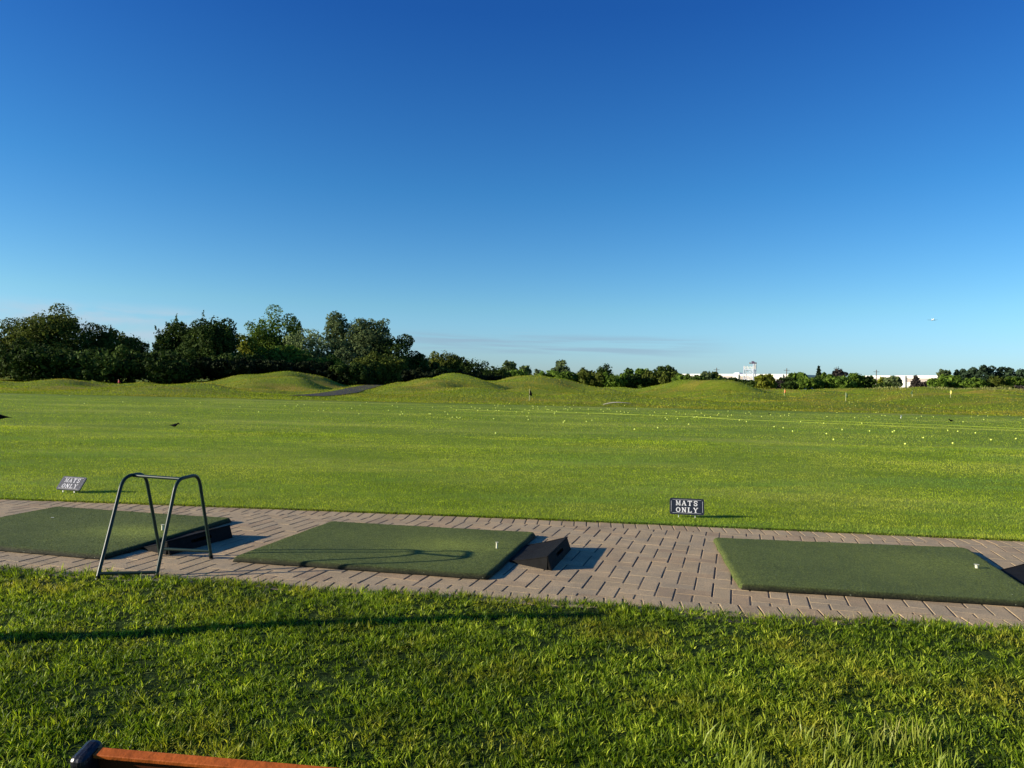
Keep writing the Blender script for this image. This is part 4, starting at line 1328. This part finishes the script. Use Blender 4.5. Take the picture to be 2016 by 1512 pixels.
    # far-off wood that closes the horizon behind everything
    N = 60000
    azp = RNG.uniform(-500, 2700, N); d = RNG.uniform(520, 640, N); X = (azp - 1008) / F * d
    top = 1.5 + 6.5 * (.6 + .25 * np.sin(azp * .031) + .15 * np.sin(azp * .11 + 1))
    Z = RNG.uniform(0, 1, N) ** .7 * top
    o = blades('far_woods', X, d, Z - 1, RNG.uniform(1.2, 2.4, N), RNG.uniform(1.2, 2.6, N), RNG.uniform(.2, 1, N), RNG.uniform(0, 6.28, N), RNG.uniform(0, 1, N), FOL['dark'], seg=2)
    tag(o, 'far-off low wood along the horizon behind the range', 'wood', kind='stuff')
    # tall rough grass strip at the right, before the trees
    N = 9000
    px = RNG.uniform(1640, 2060, N); d = RNG.uniform(118, 140, N)
    X = (px - 1008) / F * d; Y = d
    Z = T(X, Y)
    hgt = RNG.uniform(.25, .8, N) * ss(1600, 1880, px)
    o = blades('tall_grass', X, Y, Z - .05, hgt, RNG.uniform(.10, .22, N), RNG.uniform(0, .5, N), RNG.uniform(0, 6.28, N), RNG.uniform(0, 1, N), FOL['reed'], seg=2)
    tag(o, 'strip of tall pale rough grass below the trees on the right', 'grass', kind='stuff')
    for px_, w, lab in ((1975, 40, 'low dark green bush in the tall grass left of the picture edge'), (2006, 40, 'brownish low bush in the tall grass at the right picture edge')):
        tree(px_, 128, 759, w, 'olive' if px_ < 2000 else 'red', lab, name='bush', shape='bush', n=1400, leaf=.35, group='bushes in the tall grass', nb=14, parts=False)


# ------------------------------------------------------------------ background buildings
def warehouse(px0, px1, py_top, dist, dist1, label, bays):
    a = AT(px0, py_top, dist); b = AT(px1, py_top, dist1)
    zt = a.z; L = Vector((b.x - a.x, b.y - a.y, 0)); ln = L.length; ang = atan2(L.y, L.x)
    root = empty('warehouse', (a.x, a.y, 0), ang); tag(root, label, 'warehouse', 'white warehouses behind the trees')
    mb = MB(); mb.box2((0, 0, -1), (ln, 60, zt - 1.0)); mb.build('wall', M_wallw, root)
    mb = MB(); mb.box2((-.3, -.3, zt - 1.0), (ln + .3, 60.3, zt - .4)); mb.box2((0, 0, zt - .4), (ln, 60, zt)); mb.build('roof_edge', M_wallw, root)
    mb = MB(); mb.box2((.5, -.12, zt - 2.9), (ln - .5, 0, zt - 1.3)); mb.build('wall_band', M_wallb, root)
    for (t0, t1, kind) in bays:
        mb = MB()
        if kind == 'bay':
            mb.box2((ln * t0, -1.2, -1), (ln * t1, 0, zt - .2)); mb.build('wall_bay', M_wallw, root)
        elif kind == 'unit':
            mb.box2((ln * t0, 6, zt), (ln * t1, 9, zt + .7)); mb.box2((ln * t0 + .3, 6.4, zt + .7), (ln * t1 - .3, 8.6, zt + .9)); mb.build('roof_unit', M_steel, root)
        elif kind == 'line':
            mb.box2((ln * t0, -.16, zt * .55), (ln * t1, -.02, zt * .55 + .25)); mb.build('wall_seam', M_wallb, root)
    return root


def build_tower():
    d0 = 300
    zt = AT(1484, 716, d0).z; zm = AT(1484, 728, d0).z
    s = d0 / F
    root = empty('steel_tower', (AT(1484, 716, d0).x, d0, 0), 0)
    tag(root, 'white steel tower with sign panels rising above the warehouse roof', 'tower')
    # plan: long face goes left-and-back, short face goes right
    c0 = Vector((0, 0, 0)); c1 = Vector((-15.5 * s, 2.4, 0)); c2 = Vector((9.5 * s, 3.2, 0)); c3 = c1 + c2 - c0
    for c, w in ((c0, .2), (c1, .15), (c2, .15), (c3, .11)):
        mb = MB(); mb.box2((c.x - w, c.y - w, 0), (c.x + w, c.y + w, zt - (.9 if c in (c1, c3) else 0))); mb.build('leg', M_steel, root)

    def beam(a, b, r=.1): 
        mb = MB(); mb.tube([a, b], r, 6); return mb
    for a, b in ((c0, c1), (c0, c2), (c2, c3), (c1, c3)):
        for z0 in (zm, zm - 4.2):
            beam(a + Vector((0, 0, z0)), b + Vector((0, 0, z0)), .12).build('cross_beam', M_steel, root)
        for z0, z1 in ((zm, zm - 2.1), (zm - 2.1, zm - 4.2)):
            mb = beam(a + Vector((0, 0, z0)), b + Vector((0, 0, z1)), .08)
            if a is c0 and b is c2 or a is c2: mb.tube([b + Vector((0, 0, z0)), a + Vector((0, 0, z1))], .08, 6)
            mb.build('brace', M_steel, root)
    # lattice sign panels between legs
    for a, b, t in ((c0, c1, zt - 1.0), (c0, c2, zt - .2)):
        mb = MB(); n = 7
        for k in range(n):
            p = a.lerp(b, (k + .5) / n); w = (b - a).length / n * .2
            e = (b - a).normalized() * w
            q = [p - e, p + e]; nn = Vector((e.y, -e.x, 0)).normalized() * .05
            z0, z1 = zm + .25 + (k % 3) * .12, t - (k % 2) * .25
            vs = [x + y for z_ in (z0, z1) for x in q for y in (nn + Vector((0, 0, z_)), -nn + Vector((0, 0, z_)))]
            mb.add(vs, [(0, 1, 3, 2), (4, 6, 7, 5), (0, 4, 5, 1), (2, 3, 7, 6), (0, 2, 6, 4), (1, 5, 7, 3)])
        mb.build('sign_panel', M_wallw, root)
    mb = MB(); mb2 = MB()
    for k, x in enumerate((-6.6, -5, -2.4, -.6, 1.0, 2.8, 4.6, 6.6)):
        hz = (.55, .5, .95, 1.05, 1.0, .8, .65, .6)[k]
        (mb if k in (2, 3, 4, 5) else mb2).box((x * s, 1.0, zt + hz * .55), (s * .62, .1, hz * .5))
        mb2.box((x * s, 1.0, zt + .05), (s * .25, .06, .12))
    mb2.box((0, 1.0, zt), (s * 7.2, .12, .07))
    mb.build('top_lettering', M_logo, root); mb2.build('top_frame', M_wallb, root)


def utility_pole(px, py_top, dist, label):
    p = AT(px, py_top, dist); root = empty('utility_pole', (p.x, dist, 0)); tag(root, label, 'utility pole', 'utility poles behind the trees')
    mb = MB(); mb.tube([(0, 0, -.2), (0, 0, p.z)], .22, 8, r2=.16); mb.build('post', M_bark, root)
    mb = MB(); mb.box((0, 0, p.z - .9), (1.3, .08, .08)); mb.build('crossarm', M_bark, root)


def build_plane():
    p = AT(1836.5, 629.5, 2660)
    root = empty('airplane', p, radians(-18)); tag(root, 'small distant airliner flying in the blue sky above the right-hand trees', 'airplane')
    s = 17.5
    # fuselage pointing at viewer (-y), nose down slightly; loft
    prof = [(-19, .1, -.1), (-18, .9, -.05), (-15.5, 1.8, 0), (-10, 2.1, 0), (6, 2.1, 0), (12, 1.5, .5), (17, .7, 1.0), (19, .2, 1.3)]
    n = 14; V = []
    for (y, r, z) in prof:
        for k in range(n): V.append((r * cos(2 * pi * k / n), y, z + r * sin(2 * pi * k / n)))
    f = [(i * n + k, i * n + (k + 1) % n, (i + 1) * n + (k + 1) % n, (i + 1) * n + k) for i in range(len(prof) - 1) for k in range(n)] + [tuple(range(n)), tuple(reversed(range(7 * n, 8 * n)))]
    mb = MB(); mb.add(V, f, 0, True); mb.build('fuselage', M_plane, root)

    def wing(r0, t0, c0, c1, y0, y1, z0, z1, th, nm, mat):
        for sx in (-1, 1):
            mb = MB()
            vs = []
            for (x, y, c, z, t) in ((r0, y0, c0, z0, th), (t0, y1, c1, z1, th * .35)):
                vs += [(sx * x, y, z), (sx * x, y + c * .4, z + t), (sx * x, y + c, z), (sx * x, y + c * .4, z - t * .6)]
            mb.add(vs, [(0, 1, 5, 4), (1, 2, 6, 5), (2, 3, 7, 6), (3, 0, 4, 7), (4, 5, 6, 7), (3, 2, 1, 0)]); mb.build(nm, mat, root)
    wing(1.5, s, 7, 1.8, -4, 5, -1.0, .6, .45, 'wing', M_planeg)
    wing(.5, 6.2, 3.4, 1.3, 13.5, 17, 1.4, 1.9, .2, 'tailplane', M_planeg)
    mb = MB(); mb.add([(.2, 10.5, 2), (-.2, 10.5, 2), (-.2, 17, 1.4), (.2, 17, 1.4), (.08, 16, 7.6), (-.08, 16, 7.6), (-.08, 18.5, 7.6), (.08, 18.5, 7.6)],
                      [(0, 3, 7, 4), (1, 5, 6, 2), (0, 4, 5, 1), (3, 2, 6, 7), (4, 7, 6, 5)]); mb.build('tail_fin', M_plane, root)
    for sx in (-1, 1):
        mb = MB(); mb.tube([(sx * 5.6, -4.5, -2.3), (sx * 5.6, -2.5, -2.3), (sx * 5.6, 0, -2.2)], 1.15, 12, r2=.8); mb.build('engine', M_planeg, root)
    root.rotation_euler = (radians(-4), 0, radians(-18))


# ------------------------------------------------------------------ bench
def build_bench():
    zt = .80
    a = G(196, 1470, zt); b = G(640, 1508.5, zt)
    u = (b - a); u.z = 0; u.normalize(); nrm = Vector((-u.y, u.x, 0))   # nrm points to the range
    root = empty('park_bench', (a.x, a.y, 0)); tag(root, 'orange-brown wooden bench with black end bracket, its top rail at the bottom edge', 'bench')
    Ln = 1.25
    R = Matrix(((u.x, nrm.x, 0), (u.y, nrm.y, 0), (0, 0, 1)))
    o = Vector((0, 0, 0))

    def bar(x0, x1, y0, y1, z0, z1, nm, mat, par=root, bev=.004, lean=True):
        mb = MB(); mb.box2((x0, y0, z0), (x1, y1, z1))
        if lean:
            a_ = radians(14); mb.v = [(v[0], v[1] * cos(a_) - (v[2] - zt) * sin(a_), zt + v[1] * sin(a_) + (v[2] - zt) * cos(a_)) for v in mb.v]
        mb.v = [tuple(R @ Vector(v)) for v in mb.v]
        ob = mb.build(nm, mat, par)
        m_ = ob.modifiers.new('b', 'BEVEL'); m_.width = bev; m_.segments = 3
        return ob
    bar(0, Ln, -.012, .0, zt - .005, zt, 'top_rail', M_wood, root, .001)
    bar(0, Ln, -.006, .0, zt - .10, zt - .0055, 'back_slat', M_wood_shade, root, .002)
    bar(0, Ln, -.016, .0, zt - .225, zt - .12, 'back_slat', M_wood_shade)
    bar(0, Ln, -.016, .0, zt - .35, zt - .245, 'back_slat', M_wood_shade)
    for k in range(3): bar(0, Ln, .22 + k * .12, .32 + k * .12, .42, .445, 'seat_slat', M_wood, root, .004, False)
    for x0 in (-.018, Ln + .001):
        fr = bar(x0, x0 + .017, -.022, .008, zt - .42, zt + .002, 'end_frame', M_cast, root, .005)
        bar(x0 - .001, x0 + .018, -.026, .009, zt - .05, zt + .004, 'cap', M_cast, fr, .007)
        bar(x0, x0 + .017, .17, .62, .385, .415, 'seat_bracket', M_cast, fr, .005, False)
        bar(x0, x0 + .017, .56, .61, 0.02, .39, 'leg', M_cast, root, .005, False)
        bar(x0, x0 + .017, .20, .25, 0.02, .39, 'leg', M_cast, root, .005, False)


# ------------------------------------------------------------------ cart path, bunker, pole
def drape(name, pts, width, mat, lift=.03):
    P = [Vector((wx(px, d), d, 0)) for px, d in pts]
    P = rounded(P, 8, 8)
    Q = []
    for a, b in zip(P[:-1], P[1:]):
        k = max(1, int((b - a).length / .8))
        for i in range(k): Q.append(a.lerp(b, i / k))
    Q.append(P[-1]); V = []; m = 7
    for i, p in enumerate(Q):
        t = (Q[min(i + 1, len(Q) - 1)] - Q[max(i - 1, 0)]).normalized(); n = Vector((-t.y, t.x, 0))
        for k in range(m):
            q = p + n * width * ((k / (m - 1)) - .5)
            V.append((q.x, q.y, float(T(np.array(q.x), np.array(q.y))) + lift))
    f = [(i * m + k, (i + 1) * m + k, (i + 1) * m + k + 1, i * m + k + 1) for i in range(len(Q) - 1) for k in range(m - 1)]
    me = bpy.data.meshes.new(name); me.from_pydata(V, [], f); me.update()
    tag(link(name, me, mat), kind='structure')


def build_extras():
    drape('cart_path', [(600, 48.5), (640, 53), (664, 59), (682, 65), (708, 78), (728, 90), (748, 105)], 2.4, M_asphalt, .05)
    drape('cart_path', [(300, 96), (380, 96), (450, 98), (500, 99), (545, 101)], 2.6, M_asphalt, .05)
    # sand lip in the front hollow
    cx, cy = wx(1208, 45.5), 45.1
    V = []; n = 16
    for i in range(n + 1):
        t = i / n; x = cx - 1.1 + 2.2 * t; w = .22 * sin(pi * t) ** .6
        for s in (-1, 0, 1):
            y = cy + .25 * sin(pi * t) + w * s; V.append((x, y, float(T(np.array(x), np.array(y))) + .03))
    f = [(i * 3 + k, (i + 1) * 3 + k, (i + 1) * 3 + k + 1, i * 3 + k + 1) for i in range(n) for k in range(2)]
    me = bpy.data.meshes.new('bunker_sand'); me.from_pydata(V, [], f); me.update(); tag(link('bunker_sand', me, M_sand), kind='structure')
    flag(1042, 789, 766, M_blackbird, 'black flag on a pale stick in front of the second central mound')
    flag(233, 754, 741, M_redf, 'red flag on the low mound before the dark trees at the left', dist=70)
    flag(1544, 780, 766, M_orangef, 'orange flag right of the long mound below the yellow-green tree')
    flag(1665, 790, 773, M_greenf, 'dark green flag on the open rough below the reddish tree')
    flag(1796, 781, 769, M_greenf, 'dark green flag below the small purple-brown conical tree', side=-1)
    flag(1871, 784, 768, M_yellowf, 'yellow flag below the left of the right-hand tree group')
    bird(-3, 829, .40, 0.2, 'black bird cut by the left picture edge, on the turf')
    bird(344, 842, .22, 2.9, 'small black bird resting low on the left part of the turf')
    bird(1872, 831, .24, .3, 'black bird standing on the turf at the right, near the yellow rope')
    bird(1514, 816, .16, 1.2, 'tiny dark bird upright near the turf edge below the orange flag')
    # small marker stake
    p = hit(1773, 824, 0, 10); mb = MB(); mb.tube([(0, 0, 0), (.03, 0, .10)], .012, 8); mb.box((.03, 0, .12), (.03, .012, .03))
    tag(mb.build('marker_stake', M_metal, None, p), 'short pale marker stake in the turf left of the standing bird', 'stake')
    rope([(745, 805), (880, 806), (1000, 811), (1200, 816), (1350, 821), (1450, 827), (1616, 834), (1800, 842), (2060, 851)], 'longest yellow rope, running across the turf to the right picture edge')
    rope([(1028, 809), (1130, 813), (1250, 817.5), (1340, 821), (1440, 824)], 'short yellow rope just behind the long one near the black flag')
    rope([(1560, 828), (1680, 832), (1850, 838), (2060, 847)], 'second yellow rope parallel to the long one at the right')
    # unseen slim post, added outside the picture on the left to cast the long lawn shadow
    bp = Vector((-3.9, 2.93, 0)) ; d = Vector((cos(SH_AZ), sin(SH_AZ), 0))
    tip = G(1190, 1206); L = (tip - bp).length; hh = L * tan(SUN_EL)
    root = empty('shadow_post', bp); tag(root, 'unseen slim dark post added beyond the left picture edge to shade the lawn', 'post')
    mb = MB(); mb.tube([(0, 0, -.05), (.01, .015, hh * .3), (-.01, -.02, hh * .62), (.0, .01, hh)], .075, 10, r2=.045); mb.build('post', M_cast, root)


M_redf = simple('red_flag_material', (.55, .02, .05), .7)
M_orangef = simple('orange_flag_material', (.75, .20, .04), .7)
M_greenf = simple('green_flag_material', (.03, .09, .03), .7)
M_yellowf = simple('yellow_flag_material', (.70, .62, .12), .7)


# ------------------------------------------------------------------ world, sun, camera
def build_world():
    w = bpy.data.worlds.new('World'); SC.world = w; w.use_nodes = True
    nt = w.node_tree; nt.nodes.clear()
    out = nt.nodes.new('ShaderNodeOutputWorld'); bg = nt.nodes.new('ShaderNodeBackground')
    sky = nt.nodes.new('ShaderNodeTexSky'); sky.sky_type = 'NISHITA'; sky.sun_disc = False
    sky.sun_elevation = SUN_EL
    # direction to the sun in plan: opposite of the shadows
    sd = (-cos(SH_AZ), -sin(SH_AZ))
    sky.sun_rotation = atan2(sd[0], sd[1])
    sky.altitude = 0; sky.air_density = 1.0; sky.dust_density = .4; sky.ozone_density = 2.5
    hs = nt.nodes.new('ShaderNodeHueSaturation'); hs.inputs['Saturation'].default_value = SKY_SAT; hs.inputs['Value'].default_value = 1.0
    gm = nt.nodes.new('ShaderNodeGamma'); gm.inputs['Gamma'].default_value = 1.0
    nt.links.new(sky.outputs[0], hs.inputs['Color'])
    # faint clouds close to the horizon
    tc = nt.nodes.new('ShaderNodeTexCoord'); sep = nt.nodes.new('ShaderNodeSeparateXYZ')
    nt.links.new(tc.outputs['Generated'], sep.inputs[0])
    at = nt.nodes.new('ShaderNodeMath'); at.operation = 'ARCTAN2'
    nt.links.new(sep.outputs[0], at.inputs[0]); nt.links.new(sep.outputs[1], at.inputs[1])
    cmb = nt.nodes.new('ShaderNodeCombineXYZ'); nt.links.new(at.outputs[0], cmb.inputs[0]); nt.links.new(sep.outputs[2], cmb.inputs[1])

    def cloud(az0, az1, el0, el1, sx, sy, lo, hi, seed):
        mp = nt.nodes.new('ShaderNodeMapping'); mp.inputs['Scale'].default_value = (sx, sy, 1); mp.inputs['Location'].default_value = (seed, seed * .7, 0)
        nt.links.new(cmb.outputs[0], mp.inputs['Vector'])
        n = noise(nt, mp.outputs[0], 1.0, 5, .55, .3)
        def win(src, a, b, soft):
            m1 = nt.nodes.new('ShaderNodeMapRange'); m1.interpolation_type = 'SMOOTHSTEP'; m1.inputs[1].default_value = a; m1.inputs[2].default_value = a + soft
            m2 = nt.nodes.new('ShaderNodeMapRange'); m2.interpolation_type = 'SMOOTHSTEP'; m2.inputs[1].default_value = b - soft; m2.inputs[2].default_value = b; m2.inputs[3].default_value = 1; m2.inputs[4].default_value = 0
            nt.links.new(src, m1.inputs[0]); nt.links.new(src, m2.inputs[0])
            k = nt.nodes.new('ShaderNodeMath'); k.operation = 'MULTIPLY'; nt.links.new(m1.outputs[0], k.inputs[0]); nt.links.new(m2.outputs[0], k.inputs[1])
            return k.outputs[0]
        wa = win(at.outputs[0], az0, az1, (az1 - az0) * .3); we = win(sep.outputs[2], el0, el1, (el1 - el0) * .35)
        r = nt.nodes.new('ShaderNodeMapRange'); r.interpolation_type = 'SMOOTHSTEP'; r.inputs[1].default_value = lo; r.inputs[2].default_value = hi
        nt.links.new(n.outputs['Fac'], r.inputs[0])
        k = nt.nodes.new('ShaderNodeMath'); k.operation = 'MULTIPLY'; nt.links.new(wa, k.inputs[0]); nt.links.new(we, k.inputs[1])
        k2 = nt.nodes.new('ShaderNodeMath'); k2.operation = 'MULTIPLY'; nt.links.new(k.outputs[0], k2.inputs[0]); nt.links.new(r.outputs[0], k2.inputs[1])
        return k2.outputs[0]
    tr_ = ramp(nt, sep.outputs[2], [(0.0, (.32, .45, .80)), (.04, (.34, .475, .73)), (.1, (.33, .49, .61)), (.25, (.19, .41, .575)), (.45, (.105, .285, .54))])
    X = mixc(nt, 1.0, hs.outputs[0], tr_.outputs['Color'], 'MULTIPLY')
    X = mixc(nt, 1.0, X, (3.2, 3.2, 3.2), 'MULTIPLY')
    for args, col, amt in CLOUDS:
        f = cloud(*args)
        k = nt.nodes.new('ShaderNodeMath'); k.operation = 'MULTIPLY'; k.inputs[1].default_value = amt; nt.links.new(f, k.inputs[0])
        X = mixc(nt, k.outputs[0], X, col)
    nt.links.new(X, bg.inputs['Color'])
    bg.inputs['Strength'].default_value = SKY_STR
    nt.links.new(bg.outputs[0], out.inputs[0])
    # sun
    L = bpy.data.lights.new('sun', 'SUN'); L.energy = SUN_STR; L.angle = radians(.5); L.color = (1.0, .89, .72)
    o = bpy.data.objects.new('sun', L); COL.objects.link(o)
    to = Vector((-cos(SH_AZ) * cos(SUN_EL), -sin(SH_AZ) * cos(SUN_EL), sin(SUN_EL)))
    o.rotation_euler = to.to_track_quat('Z', 'Y').to_euler(); o.location = (0, 0, 30)


SKY_SAT = 1.2; SKY_STR = .05; SUN_STR = 5.0; EXPO = .8
# (az0, az1, el0, el1, sx, sy, lo, hi, seed), colour in sky units, amount
CLOUDS = [
    ((-.66, -.36, .030, .090, 9, 34, .34, .56, 3.1), (5.6, 7.2, 8.6), .75),
    ((-.24, .32, .035, .072, 5, 120, .40, .62, 8.3), (3.5, 5.0, 6.6), .6),
    ((-.16, .05, .055, .080, 4, 260, .56, .66, 1.9), (5.2, 6.4, 7.4), .4),
]


def build_camera():
    cd = bpy.data.cameras.new('camera'); cd.sensor_width = 36; cd.lens = 36 * F / 2016; cd.clip_end = 12000; cd.clip_start = .05
    o = bpy.data.objects.new('camera', cd); COL.objects.link(o)
    o.location = (0, 0, H)
    M = Matrix.Rotation(pi / 2 - PIT, 4, 'X') @ Matrix.Rotation(ROLL, 4, 'Z')
    o.rotation_euler = M.to_euler()
    SC.camera = o
    vs = SC.view_settings; SC.display_settings.display_device = 'sRGB'
    vs.view_transform = 'Standard'; vs.look = 'None'; vs.exposure = EXPO; vs.gamma = 1; vs.use_curve_mapping = False


build_world(); build_camera()
build_ground(); build_path(); build_turf(); build_lawn(); build_turf_blades()
build_mats(); build_stand()
b = G(1352, 1020, TURFZ); build_sign((b.x, b.y, TURFZ), .305, .146, radians(-8), radians(12), .03, 'black MATS ONLY sign with bright white letters, standing behind the right-hand mat')
b = G(133, 971, TURFZ); build_sign((b.x, b.y, TURFZ), .285, .150, radians(-15), radians(38), .03, 'grey-black MATS ONLY sign leaning back and glinting, left of the bag stand', False)
build_balls(); build_extras(); build_trees()
warehouse(1322, 1552, 736, 450, 380, 'long low white warehouse behind the steel tower', [(.585, .625, 'bay'), (.515, .56, 'unit'), (.88, .97, 'bay')])
warehouse(1700, 1862, 739.5, 350, 310, 'white warehouse with beige band behind the purple-brown conical tree', [(.47, .56, 'bay'), (.6, .98, 'line')])
build_tower()
utility_pole(1411, 724, 330, 'utility pole sticking out of the brown-green tree at the left warehouse end')
utility_pole(1549, 725, 330, 'utility pole at the right end of the long low warehouse')
utility_pole(1725.5, 728, 320, 'utility pole left in front of the right warehouse')
build_plane(); build_bench()
